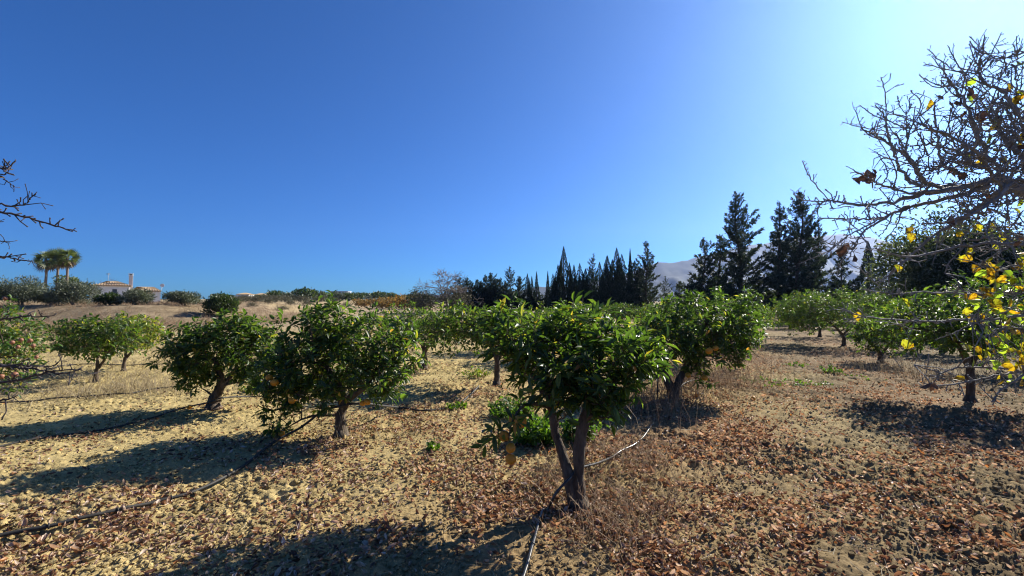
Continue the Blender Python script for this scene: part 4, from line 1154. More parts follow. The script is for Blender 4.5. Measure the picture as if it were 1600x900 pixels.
YP = 2.45
pear_base = np.array([3.30, 2.75])
hub = at(1556, 275, YP)
trunkP = ([np.array([3.30, 2.75, 0]), np.array([3.22, 2.70, .45]), np.array([3.02, 2.60, 1.2]), at(1672, 390, 2.5), at(1630, 322, YP), hub], [.085, .075, .060, .048, .036, .026])
limbs = [
    px_limb([(1560, 280, YP), (1500, 293, YP - .02), (1440, 303, YP - .05), (1390, 316, YP - .08), (1340, 321, YP - .1), (1300, 313, YP - .1), (1281, 320, YP - .1), (1277, 333, YP - .1)], [.024, .018, .014, .010, .008, .006, .005, .004]),
    px_limb([(1545, 290, YP), (1480, 310, YP + .05), (1420, 325, YP + .1), (1370, 341, YP + .1), (1335, 342, YP + .1), (1285, 341, YP + .1)], [.020, .014, .010, .007, .005, .004]),
    px_limb([(1420, 322, YP + .1), (1375, 345, YP + .1), (1350, 362, YP + .08), (1335, 385, YP + .05), (1325, 406, YP)], [.010, .008, .006, .004, .003]),
    px_limb([(1380, 340, YP), (1330, 365, YP), (1312, 378, YP)], [.006, .004, .003]),
    px_limb([(1510, 292, YP), (1447, 287, YP + .05), (1427, 253, YP + .08), (1393, 228, YP + .1), (1372, 212, YP + .1), (1347, 203, YP + .1)], [.017, .013, .010, .008, .006, .004]),
    px_limb([(1440, 292, YP), (1417, 280, YP + .05), (1401, 250, YP), (1390, 225, YP), (1383, 185, YP), (1367, 164, YP)], [.012, .010, .008, .007, .005, .003]),
    px_limb([(1470, 292, YP), (1447, 283, YP - .1), (1428, 262, YP - .12), (1413, 237, YP - .12), (1400, 208, YP - .12)], [.012, .010, .008, .006, .004]),
    px_limb([(1414, 237, YP - .12), (1420, 210, YP - .12), (1427, 190, YP - .12), (1430, 166, YP - .12)], [.006, .005, .004, .003]),
    px_limb([(1417, 215, YP - .12), (1416, 190, YP - .12), (1417, 170, YP - .12)], [.004, .003, .002]),
    px_limb([(1500, 270, YP), (1472, 255, YP), (1465, 215, YP), (1462, 190, YP), (1460, 160, YP)], [.013, .009, .007, .006, .004]),
    px_limb([(1525, 260, YP), (1490, 235, YP + .1), (1455, 226, YP + .1), (1422, 229, YP + .1)], [.012, .008, .006, .004]),
    px_limb([(1545, 250, YP), (1521, 200, YP), (1507, 160, YP), (1490, 135, YP), (1478, 120, YP), (1474, 97, YP)], [.018, .012, .009, .007, .005, .003]),
    px_limb([(1505, 158, YP), (1510, 135, YP), (1509, 122, YP), (1504, 113, YP)], [.005, .004, .003, .002]),
    px_limb([(1590, 180, YP - .1), (1570, 148, YP - .1), (1540, 130, YP - .1), (1530, 112, YP - .1), (1534, 85, YP - .1), (1538, 54, YP - .1)], [.014, .010, .008, .007, .005, .003]),
    px_limb([(1542, 133, YP - .1), (1524, 125, YP - .1), (1512, 121, YP - .1)], [.006, .004, .003]),
    px_limb([(1640, 75, YP - .1), (1600, 82, YP - .1), (1573, 90, YP - .1), (1546, 97, YP - .1)], [.008, .006, .005, .003]),
    px_limb([(1640, 85, YP - .1), (1598, 98, YP - .1), (1570, 110, YP - .1), (1547, 121, YP - .1)], [.008, .006, .004, .003]),
    px_limb([(1470, 298, YP - .1), (1420, 300, YP - .1), (1380, 290, YP - .1), (1360, 280, YP - .1), (1332, 264, YP - .1)], [.010, .008, .006, .005, .003]),
    px_limb([(1560, 300, YP + .1), (1517, 334, YP + .1), (1463, 365, YP + .15), (1423, 401, YP + .15), (1376, 441, YP + .15)], [.020, .014, .010, .007, .004]),
    px_limb([(1640, 400, YP - .1), (1600, 383, YP - .1), (1516, 383, YP - .1), (1420, 401, YP - .1), (1368, 388, YP - .1)], [.012, .010, .008, .006, .003]),
    px_limb([(1640, 462, YP), (1600, 459, YP), (1517, 459, YP), (1440, 456, YP), (1403, 459, YP), (1345, 452, YP)], [.010, .008, .007, .005, .004, .003]),
    px_limb([(1640, 490, YP), (1517, 499, YP), (1440, 502, YP), (1350, 494, YP), (1310, 480, YP)], [.010, .007, .006, .004, .003]),
    px_limb([(1590, 240, YP), (1560, 200, YP + .1), (1545, 175, YP + .1), (1560, 150, YP + .1)], [.02, .014, .010, .006]),
    px_limb([(1620, 330, YP), (1600, 250, YP), (1610, 180, YP), (1650, 120, YP)], [.025, .02, .014, .008]),
    px_limb([(1560, 265, YP), (1530, 240, YP - .2), (1490, 215, YP - .2), (1450, 200, YP - .2), (1440, 193, YP - .2)], [.014, .010, .007, .005, .003]),
    px_limb([(1570, 300, YP), (1540, 255, YP - .15), (1500, 240, YP - .15), (1470, 262, YP - .15), (1440, 268, YP - .15)], [.014, .010, .008, .006, .004]),
    px_limb([(1640, 300, YP - .2), (1590, 280, YP - .2), (1545, 320, YP - .2), (1490, 345, YP - .2), (1440, 350, YP - .2)], [.016, .012, .010, .007, .004]),
    px_limb([(1640, 600, 2.6), (1598, 580, 2.6), (1534, 574, 2.6), (1495, 575, 2.6), (1472, 583, 2.6), (1462, 590, 2.6)], [.010, .008, .007, .006, .005, .004]),
    px_limb([(1472, 583, 2.6), (1445, 575, 2.6), (1428, 570, 2.6)], [.005, .004, .003]),
    px_limb([(1660, 570, 2.6), (1600, 580, 2.6), (1560, 587, 2.6), (1510, 597, 2.6), (1444, 605, 2.6)], [.010, .008, .007, .006, .003]),
    px_limb([(1640, 560, 2.5), (1590, 590, 2.5), (1560, 615, 2.5), (1550, 628, 2.5)], [.010, .008, .006, .005]),
    px_limb([(1640, 420, YP), (1590, 415, YP), (1560, 420, YP), (1530, 412, YP)], [.010, .007, .005, .003]),
    px_limb([(1640, 520, YP), (1600, 515, YP), (1570, 512, YP), (1545, 517, YP)], [.010, .007, .005, .003]),
]
# tie the outer limbs back to the trunk with real wood outside the frame
limbs += [([np.array([3.02, 2.60, 1.2]), at(1660, 460, YP), at(1640, 462, YP)], [.03, .015, .010]), ([np.array([3.02, 2.60, 1.2]), at(1680, 500, YP), at(1640, 490, YP)], [.03, .014, .010]),
          ([np.array([3.1, 2.64, .95]), at(1700, 590, 2.6), at(1640, 600, 2.6)], [.03, .014, .010]), ([np.array([3.1, 2.64, .95]), at(1690, 560, 2.6), at(1660, 570, 2.6)], [.03, .014, .010]),
          ([np.array([3.05, 2.6, 1.1]), at(1680, 550, 2.5), at(1640, 560, 2.5)], [.03, .014, .010]), ([np.array([3.02, 2.60, 1.2]), at(1670, 410, YP), at(1640, 400, YP - .1)], [.03, .016, .012]),
          ([np.array([3.02, 2.60, 1.2]), at(1670, 430, YP), at(1640, 420, YP)], [.03, .014, .010]), ([np.array([3.02, 2.60, 1.2]), at(1670, 520, YP), at(1640, 520, YP)], [.03, .014, .010]),
          ([at(1625, 380, 2.5), at(1650, 330, YP - .1), at(1640, 300, YP - .2)], [.03, .02, .016]), ([at(1610, 190, YP), at(1680, 110, YP - .05), at(1640, 75, YP - .1)], [.014, .01, .008]), ([at(1610, 200, YP), at(1670, 115, YP), at(1640, 85, YP - .1)], [.014, .01, .008])]
# secondary twigs sprouting from the main limbs
rr_ = np.random.default_rng(31)
for pts, rads in list(limbs[:27]):
    P, R = resample(pts, rads, 24)
    for _ in range(4):
        i = rr_.integers(3, 20); tan = norm(P[i + 1] - P[i])
        d = norm(tan * .8 + np.cross(tan, rr_.normal(size=3)) * .8 + [0, 0, .15]); L = rr_.uniform(.10, .26)
        limbs.append(([P[i], P[i] + d * L * .5 + rr_.normal(size=3) * .012, P[i] + d * L + rr_.normal(size=3) * .02 + [0, 0, .02]], [min(R[i] * .6, .006), .0035, .0025]))
hubs = [(1560, 270), (1530, 225), (1575, 210), (1590, 250), (1545, 310), (1510, 290), (1590, 310), (1500, 250), (1585, 180), (1560, 340), (1575, 160), (1595, 200), (1600, 270)]
for _ in range(190):
    h_ = hubs[rr_.integers(len(hubs))]; P = at(h_[0] + rr_.normal() * 22, h_[1] + rr_.normal() * 22, YP + rr_.normal() * .12)
    d = norm(rr_.normal(size=3) * [1, .7, .8] + [-.3, 0, .2]); L = rr_.uniform(.08, .22)
    limbs.append(([P, P + d * L * .5 + rr_.normal(size=3) * .014, P + d * L + rr_.normal(size=3) * .02 + [0, 0, .02]], [.005, .0036, .0025]))
pear, po = bare_tree('pear_tree', 'nearly bare pear tree with spurred grey branches and last yellow leaves at the right edge', pear_base, limbs, trunkP, 61)


def round_leaf_mesh(mat):
    mb = MB(); mb.add(TR[0], TR[1]); return mb.mesh('leaf', M[mat])


limb_pts = np.concatenate([resample(p_, r_, 16)[0] for p_, r_ in limbs])


def put_leaves(rt, o, spots, mat, size, seed, name='leaf', label=None):
    r = np.random.default_rng(seed); me = round_leaf_mesh(mat); st = []
    for px, py, Y in spots:
        P = at(px, py, Y) - o
        D = norm(r.normal(size=3) * .8 + [0, 0, -.7]); Nn = norm(r.normal(size=3) * .5 + np.array([.2, -.8, .2]))
        D_, Y_, Z_ = leaf_frames(D[None], Nn[None]); L = size * r.uniform(.75, 1.2); W = L * r.uniform(.6, .9)
        mw = np.eye(4); mw[:3, 0] = D_[0] * L; mw[:3, 1] = Y_[0] * W; mw[:3, 2] = Z_[0] * L * r.uniform(1.2, 3.0); mw[:3, 3] = P - D_[0] * L * .5
        q = bpy.data.objects.new(name, me); COL.objects.link(q); q.parent = rt; q.matrix_basis = Matrix(mw.tolist())
        if label: q['label'] = label
        b_ = P - D_[0] * L * .5; k = int(np.argmin(np.linalg.norm(limb_pts - o - b_, axis=1))); a_ = limb_pts[k] - o
        st.append([a_, a_ * .55 + b_ * .45 + r.normal(size=3) * .012 + [0, 0, .015], a_ * .2 + b_ * .8 + [0, 0, .012], b_])
    mb = MB(); tubes(mb, np.array(st), np.tile([.0032, .0024, .0016, .001], (len(st), 1)), 5); tag(mb.build('leaf_twigs', M['pear_bark'], rt), kind='stuff')


def shape_spots(lst, Y0=YP, jit=.12, seed=1):
    r = np.random.default_rng(seed); return [(a, b, Y0 + r.uniform(-jit, jit)) for a, b in lst]


yl = [(1512, 404), (1416, 472), (1340, 494), (1417, 537), (1421, 540), (1404, 419), (1403, 419), (1421, 359), (1423, 370), (1535, 454), (1551, 440), (1545, 462), (1540, 460), (1557, 480), (1560, 486), (1584, 487), (1590, 486), (1592, 414), (1588, 418), (1598, 412), (1575, 503), (1566, 502),
      (1570, 508), (1518, 500), (1524, 504), (1532, 503), (1535, 495), (1548, 545), (1554, 549), (1544, 552), (1565, 528), (1571, 526), (1562, 522), (1556, 573), (1575, 572), (1582, 576), (1588, 570), (1594, 574), (1570, 566), (1595, 560), (1596, 598), (1594, 317), (1590, 330), (1524, 468), (1558, 472), (1548, 474),
      (1576, 455), (1582, 440), (1540, 427), (1546, 425), (1538, 430), (1551, 420), (1577, 355), (1550, 352), (1524, 356), (1530, 355), (1545, 360), (1500, 366), (1565, 370), (1452, 163), (1585, 158), (1593, 152), (1581, 165), (1590, 170), (1596, 145), (1535, 183), (1543, 172), (1530, 186), (1567, 250), (1572, 255), (1531, 255),
      (1514, 258), (1590, 215), (1586, 225), (1594, 222), (1597, 210), (1549, 199), (1556, 190), (1578, 135), (1600, 300), (1603, 420), (1606, 445), (1602, 520), (1600, 540), (1515, 243), (1545, 218), (1560, 235)]
gl = [(1524, 470), (1582, 438), (1556, 482), (1595, 440), (1516, 156), (1594, 100), (1517, 128), (1560, 460), (1590, 505), (1600, 480), (1520, 512), (1612, 470), (1565, 492), (1540, 500)]
put_leaves(pear, po, shape_spots(yl, seed=2), 'pear_yellow', .050, 41)
r_ = np.random.default_rng(77)
put_leaves(pear, po, [(1490 + 125 * r_.random() ** .7, 385 + 215 * r_.random(), YP + r_.normal() * .12) for _ in range(66)], 'pear_yellow', .046, 44)
M['pear_green'] = leaf_mat('pear_leaf_green', [(0, (.22, .34, .05)), (1, (.36, .44, .06))], rough=.45, trans=.6, tgain=(1.4, 1.5, .6))
put_leaves(pear, po, shape_spots(gl, seed=3), 'pear_green', .050, 42)
put_leaves(pear, po, [(1520 + 95 * r_.random() ** .7, 410 + 185 * r_.random(), YP + r_.normal() * .12) for _ in range(56)], 'pear_green', .046, 45)
put_leaves(pear, po, [(1470 + 140 * r_.random(), 140 + 250 * r_.random(), YP + r_.normal() * .15) for _ in range(34)], 'pear_dead', .042, 46, label='withered dark leaf')
put_leaves(pear, po, shape_spots([(1354, 272), (1362, 276), (1358, 283), (1347, 278), (1366, 268), (1338, 282), (1352, 280), (1313, 388), (1320, 386), (1316, 394), (1335, 403), (1469, 152), (1485, 160), (1448, 602), (1455, 607), (1461, 604), (1442, 606), (1575, 142), (1504, 275)], seed=4), 'pear_dead', .052, 43, label='withered dark leaf')

# left bare tree: trunk outside the frame, twigs reaching in
YL = 2.3
lb = np.array([-3.55, 2.5])
trunkL = ([np.array([-3.55, 2.5, 0]), np.array([-3.5, 2.48, .6]), np.array([-3.45, 2.45, 1.3]), np.array([-3.42, 2.42, 2.0]), np.array([-3.4, 2.4, 2.6])], [.08, .07, .06, .045, .03])
ll = [px_limb([(-120, 262, YL), (-40, 266, YL), (0, 263, YL), (14, 262, YL), (21, 254, YL)], [.012, .007, .006, .005, .003]), px_limb([(-40, 268, YL), (0, 272, YL), (14, 270, YL)], [.007, .004, .003]),
      px_limb([(-40, 266, YL), (0, 275, YL), (8, 281, YL), (23, 292, YL)], [.007, .005, .004, .002]), px_limb([(-120, 310, YL), (-40, 312, YL), (0, 318, YL), (13, 322, YL), (37, 320, YL), (47, 311, YL), (56, 302, YL)], [.012, .008, .005, .005, .004, .003, .003]),
      px_limb([(-130, 340, YL), (-50, 332, YL), (0, 332, YL), (21, 335, YL), (53, 343, YL), (84, 352, YL), (114, 362, YL)], [.014, .010, .007, .006, .005, .005, .003]), px_limb([(-60, 352, YL), (-20, 348, YL), (6, 346, YL)], [.006, .004, .002]),
      px_limb([(-120, 352, YL), (-40, 366, YL), (0, 376, YL), (16, 380, YL)], [.010, .006, .003, .002]), px_limb([(-130, 410, YL), (-50, 404, YL), (0, 402, YL), (21, 404, YL), (36, 407, YL), (52, 408, YL)], [.012, .008, .005, .004, .004, .002]),
      px_limb([(-120, 500, YL), (-40, 502, YL), (0, 499, YL), (40, 495, YL), (78, 494, YL)], [.012, .008, .006, .005, .003]), px_limb([(-120, 560, YL), (0, 570, YL), (30, 574, YL), (60, 578, YL), (96, 584, YL), (124, 578, YL)], [.013, .009, .007, .006, .005, .003]),
      px_limb([(-120, 610, YL), (0, 598, YL), (50, 588, YL), (85, 580, YL), (128, 577, YL)], [.013, .008, .006, .005, .003]), px_limb([(-80, 590, YL), (0, 572, YL), (50, 572, YL), (80, 572, YL), (92, 566, YL)], [.009, .006, .005, .004, .003]),
      px_limb([(-120, 640, YL), (-30, 628, YL), (10, 624, YL), (28, 618, YL)], [.01, .007, .005, .003])]
for (pts, rads), zz in zip(list(ll), [2.2, None, None, 2.1, 1.95, None, 1.9, 1.75, 1.5, 1.3, 1.1, None, 1.0]):
    if zz: ll.append(([np.array([-3.43, 2.43, zz]), (np.array([-3.43, 2.43, zz]) + pts[0]) / 2 + [0, 0, .03], pts[0]], [.022, .016, rads[0]]))
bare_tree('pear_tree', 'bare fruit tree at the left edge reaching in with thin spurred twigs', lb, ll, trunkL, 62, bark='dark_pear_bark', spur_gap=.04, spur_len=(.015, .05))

# pomegranate at the left edge
pb = np.array([-6.35, 5.15])
st_P = [([np.zeros(3), np.array([.05, 0, .3]), np.array([.25, .05, .7])], [.05, .04, .02]), ([np.array([.02, 0, .05]), np.array([-.1, .1, .4]), np.array([-.2, .1, .9])], [.04, .03, .018])]
bl_P = [blob(pb, 6, 532, 5.1, .26, .34, .24), blob(pb, -45, 520, 5.2, .40, .45, .34), blob(pb, 30, 552, 5.0, .15, .25, .17), blob(pb, 2, 585, 5.0, .24, .28, .18), blob(pb, -90, 560, 5.2, .45, .45, .36)]
M['pomegranate_leaf'] = leaf_mat('pomegranate_leaf', [(0, (.04, .09, .02)), (.6, (.08, .15, .03)), (.85, (.17, .20, .04)), (1, (.36, .29, .06))], rough=.45, trans=.45, tgain=(1.5, 1.6, .6))
fr_P = [(rel(pb, [at(px, py, Y)])[0], s * .82) for px, py, Y, s in [(19, 535, 4.75, .026), (33, 531, 4.75, .024), (47, 532, 4.7, .026), (28, 542, 4.7, .024), (57, 558, 4.75, .022), (23, 585, 4.7, .035), (8, 466, 4.9, .026), (52, 540, 4.8, .022), (2, 588, 4.8, .03)]]
citrus('pomegranate_tree', 'yellow-green pomegranate bush hung with small reddish fruits at the left edge', 'pomegranate tree', pb, st_P, bl_P, 71, n_tips=430, per_tip=12, leaf_len=.068, gap=.2, fruits=fr_P, fruit_mat='pomegranate', mat='pomegranate_leaf', wl=.42,
       extra=[(rel(pb, [at(8, 480, 4.9)])[0], (0, 0, 1)), (rel(pb, [at(5, 500, 4.9)])[0], (0, 0, 1))], shoot=.14, n_limb=8)


# ------------------------------------------------------------------ weeds
def weed(label, px, py, w, h, n, seed, cat='weed', leaf=.045, mat='weed', group='green weeds on the orchard floor', name='weed_plant'):
    r = np.random.default_rng(seed); b = gp(px, py); z = float(terrain(b[0], b[1]))
    rt = root(name, (b[0], b[1], z), label, cat, group)
    m = max(8, n // 9)
    a = r.random(m) * 6.28; q = np.sqrt(r.random(m)); tip = np.stack([np.cos(a) * q * w / 2, np.sin(a) * q * w / 2, h * (.35 + .65 * r.random(m)) * (1 - .45 * q ** 2)], 1)
    b0 = tip * np.array([.35, .35, 0]); b0[:, 2] = -.02
    ms = MB(); mid = b0 * .5 + tip * .5 + np.array([0, 0, .1 * h]); tubes(ms, np.stack([b0, mid, tip], 1), np.tile([.004, .003, .0015], (m, 1)), 4); ms.build('stems', M['weed'], rt)
    k = r.integers(0, m, n); s = r.random(n) ** .6; u = s[:, None]
    P = b0[k] * (1 - u) ** 2 + mid[k] * 2 * u * (1 - u) + tip[k] * u ** 2
    D = norm(r.normal(size=(n, 3)) + [0, 0, .3]); Nn = norm(np.array([0, 0, 1.0]) + r.normal(size=(n, 3)) * .55); L = leaf * (.5 + .8 * r.random(n))
    mc = MB(); leaf_cloud(mc, P, D, Nn, L, L * .75, TR); tag(mc.build('leaves', M[mat], rt), kind='stuff')
    return rt


weed('thick green weed clump behind the forked trunk of the nearest tree', 838, 696, .62, .36, 1700, 81, leaf=.05, cat='weed clump')
weed('upright ferny green weed left of the thick clump behind the nearest tree', 800, 650, .75, .30, 1100, 82, leaf=.04, cat='weed clump')
weed('green weed clump showing right of the forked trunk under the crown', 905, 690, .45, .32, 800, 83, leaf=.05, cat='weed clump')
weed('tiny green seedling alone on the leaf litter left of the nearest tree', 676, 706, .22, .13, 60, 84, leaf=.045)
weed('green weed beneath the hose between the dense tree and the nearest tree', 713, 641, .3, .15, 120, 85)
weed('bright tuft of green weed in the middle of the lane', 1298, 583, .45, .22, 200, 86)
weed('pale low weed left of the bright tuft in the lane', 1246, 572, .7, .10, 200, 87)
weed('flat spread of green weed crossing the lane near the fallen oranges', 1200, 601, 1.5, .07, 420, 88, leaf=.035)
weed('green weed patch right of the flat spread in the lane', 1262, 600, .9, .07, 220, 89, leaf=.035)
weed('small grey-green weed low on the lane near the small citrus tree', 1345, 590, .9, .08, 220, 90, leaf=.03)
weed('leafy green weed under the right side of the twisted-trunk tree', 402, 612, .7, .26, 300, 91, mat='citrus_yellow')
weed('green weed by the trunk foot of the leaning tree', 745, 590, .8, .3, 260, 92, mat='citrus_yellow')

# fallen fruit
for px, py, s, lab in [(1089, 622, .038, 'fallen orange on dry leaves right of the forked tree with the stake'), (1177, 628, .034, 'fallen orange out in the lane'), (296, 640, .034, 'shrivelled brown orange left of the twisted trunk')]:
    b = gp(px, py); o = bpy.data.objects.new('fallen_orange', fruit_mesh('orange')); COL.objects.link(o)
    o.location = (b[0], b[1], gz(b[0], b[1]) + s * .8); o.scale = (s, s, s); o.rotation_euler = (1.2, .3, px); tag(o, lab, 'orange', 'fallen oranges')

# stake
b = gp(1027, 628); mb = MB()
tubes(mb, np.array([[0, 0, -.1], [.004, 0, .2], [.02, 0, .42]]), np.array([.012, .012, .011]), 7); ball(mb, (.02, 0, .425), .016, .016, .012, 8, 5)
o = mb.build('iron_stake', M['iron']); o.location = (b[0], b[1], float(terrain(b[0], b[1]))); tag(o, 'thin dark iron stake standing left of the trunk of the forked orange tree', 'stake')


# ------------------------------------------------------------------ irrigation hoses
def hose(pts, rad, label, mat='hose_dusty'):
    """pts: ground pixels (px,py) or (px,py,Y) for a lifted point"""
    W = []
    for p in pts:
        if len(p) == 3: W.append(at(*p))
        else:
            q = gp(*p); W.append(np.array([q[0], q[1], gz(q[0], q[1]) + rad * 2.2]))
    P, R = resample(W, [rad] * len(W), len(W) * 24)
    need = terrain(P[:, 0], P[:, 1]) + clod_noise(P[:, 0], P[:, 1]) + rad * 1.1
    z0 = P[:, 2].copy()
    for w in range(-7, 8):                                  # the stiff pipe rests on the tops of the clods
        z0 = np.maximum(z0, np.roll(need, w) if 0 < abs(w) else need)
    P[:, 2] = np.convolve(np.pad(z0, 6, 'edge'), np.ones(13) / 13, 'valid')
    mb = MB(); tubes(mb, P, R, 8)
    for i in range(18, len(P) - 6, 31):                       # drip emitters
        mb_d = (P[i + 2] - P[i]) * .8; tubes(mb, np.array([P[i], P[i] + mb_d * .25, P[i] + mb_d * .5]), np.array([rad * 1.5] * 3), 8)
    o = mb.build('irrigation_hose', M[mat]); tag(o, label, 'hose', 'drip hoses along the rows')


hose([(800, 960), (822, 897), (834, 855), (849, 815, YA - .1), (866, 775, YA - .13), (889, 748, YA - .08), (905, 732, YA + .14), (932, 724, YA + .5), (965, 718), (1000, 695), (1021, 670)], .0105, 'grey-glinting hose bent round the forked trunk of the nearest tree', 'hose')
hose([(-60, 880), (0, 859), (80, 842), (170, 818), (240, 797), (310, 775), (380, 740), (430, 698), (470, 668, YB - .15), (505, 642, YB - .13), (535, 634, YB - .12), (560, 630, YB), (592, 633, YB + .4), (625, 642), (660, 646), (700, 640), (722, 632), (748, 610)], .0135, 'long black hose running from the bottom left past the stout trunk of the dense tree')
hose([(-40, 712), (60, 690), (150, 677), (230, 660), (290, 640), (328, 628, YC - .1), (350, 621, YC + .05), (390, 622), (430, 624), (470, 640)], .011, 'black hose tied against the twisted double trunk')
hose([(-60, 633), (0, 629), (60, 628), (130, 623), (196, 616), (240, 609), (290, 603)], .012, 'black hose lying across the dry grass at the left')
hose([(60, 583), (112, 574), (150, 573), (200, 572), (255, 571)], .012, 'hose in the dry grass below the yellow-green citrus tree')
hose([(1055, 614, YI - .1), (1070, 605), (1090, 598), (1110, 596)], .012, 'short pale hose end beside the trunk of the forked orange tree')
# dead stick lying on the lane
mb = MB(); W = [gp(1378, 552), gp(1396, 570), gp(1412, 588)]; tubes(mb, np.array([[p[0], p[1], .08 + .02] for p in W]) + np.array([[0, 0, .25], [0, 0, .1], [0, 0, 0]]), np.array([.012, .010, .008]), 6)
tag(mb.build('dead_stick', M['grey_bark']), 'pale dead stick leaning out of the small low citrus tree', 'stick')

# ------------------------------------------------------------------ leaf litter, clods, dry stalks
def view_points(n, r0, r1, r, a0=-56, a1=56, power=1.0):
    rad = np.exp(r.uniform(math.log(r0), math.log(r1), n)); th = np.radians(r.uniform(a0, a1, n))
    return np.sin(th) * rad, np.cos(th) * rad


def litter_density(x, y):
    s = x * .88 - y * .47; n1 = pnoise(x * .9 + 3, y * .9 + 77); n2 = pnoise(x * 2.7 + 3, y * 2.7)
    d = .07 + .60 * np.exp(-((s + .9) / 1.5) ** 2) + .55 * np.exp(-((s - 2.2) / 1.4) ** 2) + .45 * np.exp(-((s + 4.2) / 1.1) ** 2) + .3 * np.exp(-((s + 7) / .8) ** 2)
    d = d + .10 * smooth(0, 2.5, x) - .10 * smooth(-1.2, -3.0, x) * smooth(5, 2.5, y)
    return np.clip(d * (.62 + 1.15 * n1 + .9 * n2), .01, 1) * (1 - .8 * smooth(-8.5, -11, s))


r = np.random.default_rng(99)
x, y = view_points(260000, 1.35, 22, r)
keep = r.random(len(x)) < litter_density(x, y); x, y = x[keep], y[keep]
d = np.hypot(x, y)
# equal numbers per distance octave near, thinner close to the camera so that leaves do not pile up
keep = r.random(len(x)) < np.clip((d / 4.2) ** 1.6, .05, 1); x, y, d = x[keep], y[keep], d[keep]
z = terrain(x, y) + clod_noise(x, y)
n = len(x)
L = (.015 + .026 * r.random(n) + .034 * r.random(n) ** 3); W = L * (.38 + .28 * r.random(n))
az = r.random(n) * 6.28; ti = r.normal(size=n) * .5
D = np.stack([np.cos(az), np.sin(az), ti], 1); Nn = norm(np.stack([r.normal(size=n) * .85, r.normal(size=n) * .85, np.ones(n)], 1))
P = np.stack([x, y, z + .008 + .018 * r.random(n)], 1) - norm(D) * (L * .5)[:, None]
# curled dry leaf
TC = (np.array([[0, 0, .10], [.3, .36, .26], [.3, 0, 0], [.3, -.38, .30], [.70, .30, .34], [.72, 0, .06], [.68, -.33, .24], [1, .04, .34]]), TF[1])
near = np.argsort(d)[:300]
sel = np.ones(n, bool); sel[near] = False
mb = MB(); leaf_cloud(mb, P[sel], D[sel], Nn[sel], L[sel], W[sel], TC)
tag(mb.build('leaf_litter', M['litter']), 'brown and reddish dry leaves scattered over the orchard floor', 'leaf litter', kind='stuff')
mb = MB(); mb.add(*TC); dm = mb.mesh('fallen_leaf', M['litter'])
D_, Y_, Z_ = leaf_frames(D[near], Nn[near])
for q, i in enumerate(near):
    o = bpy.data.objects.new('fallen_leaf', dm); COL.objects.link(o)
    mw = np.eye(4); mw[:3, 0] = D_[q] * L[i]; mw[:3, 1] = Y_[q] * W[i]; mw[:3, 2] = Z_[q] * L[i]; mw[:3, 3] = P[i]
    o.matrix_basis = Matrix(mw.tolist()); tag(o, 'curled dry leaf on the soil at the bottom of the picture', 'fallen leaf', 'fallen dry leaves nearest the camera')

# clods
x, y = view_points(110000, 1.4, 16, r)
keep = (r.random(len(x)) < np.clip((np.hypot(x, y) / 4.0) ** 1.7, .05, 1) * (.25 + .75 * smooth(-.15, .3, pnoise(x * 1.2 + 9, y * 1.2)))); x, y = x[keep], y[keep]
n = len(x)
ico = np.array([[0, 0, 1], [.894, 0, .447], [.276, .851, .447], [-.724, .526, .447], [-.724, -.526, .447], [.276, -.851, .447], [.724, .526, -.447], [-.276, .851, -.447], [-.894, 0, -.447], [-.276, -.851, -.447], [.724, -.526, -.447], [0, 0, -1]])
icf = np.array([[0, 1, 2], [0, 2, 3], [0, 3, 4], [0, 4, 5], [0, 5, 1], [1, 6, 2], [2, 7, 3], [3, 8, 4], [4, 9, 5], [5, 10, 1], [6, 7, 2], [7, 8, 3], [8, 9, 4], [9, 10, 5], [10, 6, 1], [6, 11, 7], [7, 11, 8], [8, 11, 9], [9, 11, 10], [10, 11, 6]])
sz = (.006 + .014 * r.random(n) ** 2.5) * (1 - .3 * smooth(-.5, 2, x)) + .016 * (r.random(n) < .03) * r.random(n)
V = ico[None] * (1 + .22 * r.normal(size=(n, 12, 1))) * (sz[:, None] * np.stack([1 + .3 * r.random(n), 1 + .3 * r.random(n), .65 + .3 * r.random(n)], 1))[:, None, :]
V = V + np.stack([x, y, terrain(x, y) + clod_noise(x, y) + sz * .25], 1)[:, None, :]
mb = MB(); mb.add(V, (icf[None] + (np.arange(n) * 12)[:, None, None]).reshape(-1, 3))
co = mb.build('soil_clods', SOIL, None, False)
ca = co.data.color_attributes.new('soil', 'FLOAT_COLOR', 'POINT')
cc = np.repeat(soil_colour(x, y) * (.85 + .25 * r.random((n, 1))), 12, axis=0)
ca.data.foreach_set('color', np.concatenate([cc, np.ones((len(cc), 1))], 1).astype(np.float32).ravel())
tag(co, 'crumbled clods of dry soil over the orchard floor', 'clods', kind='stuff')


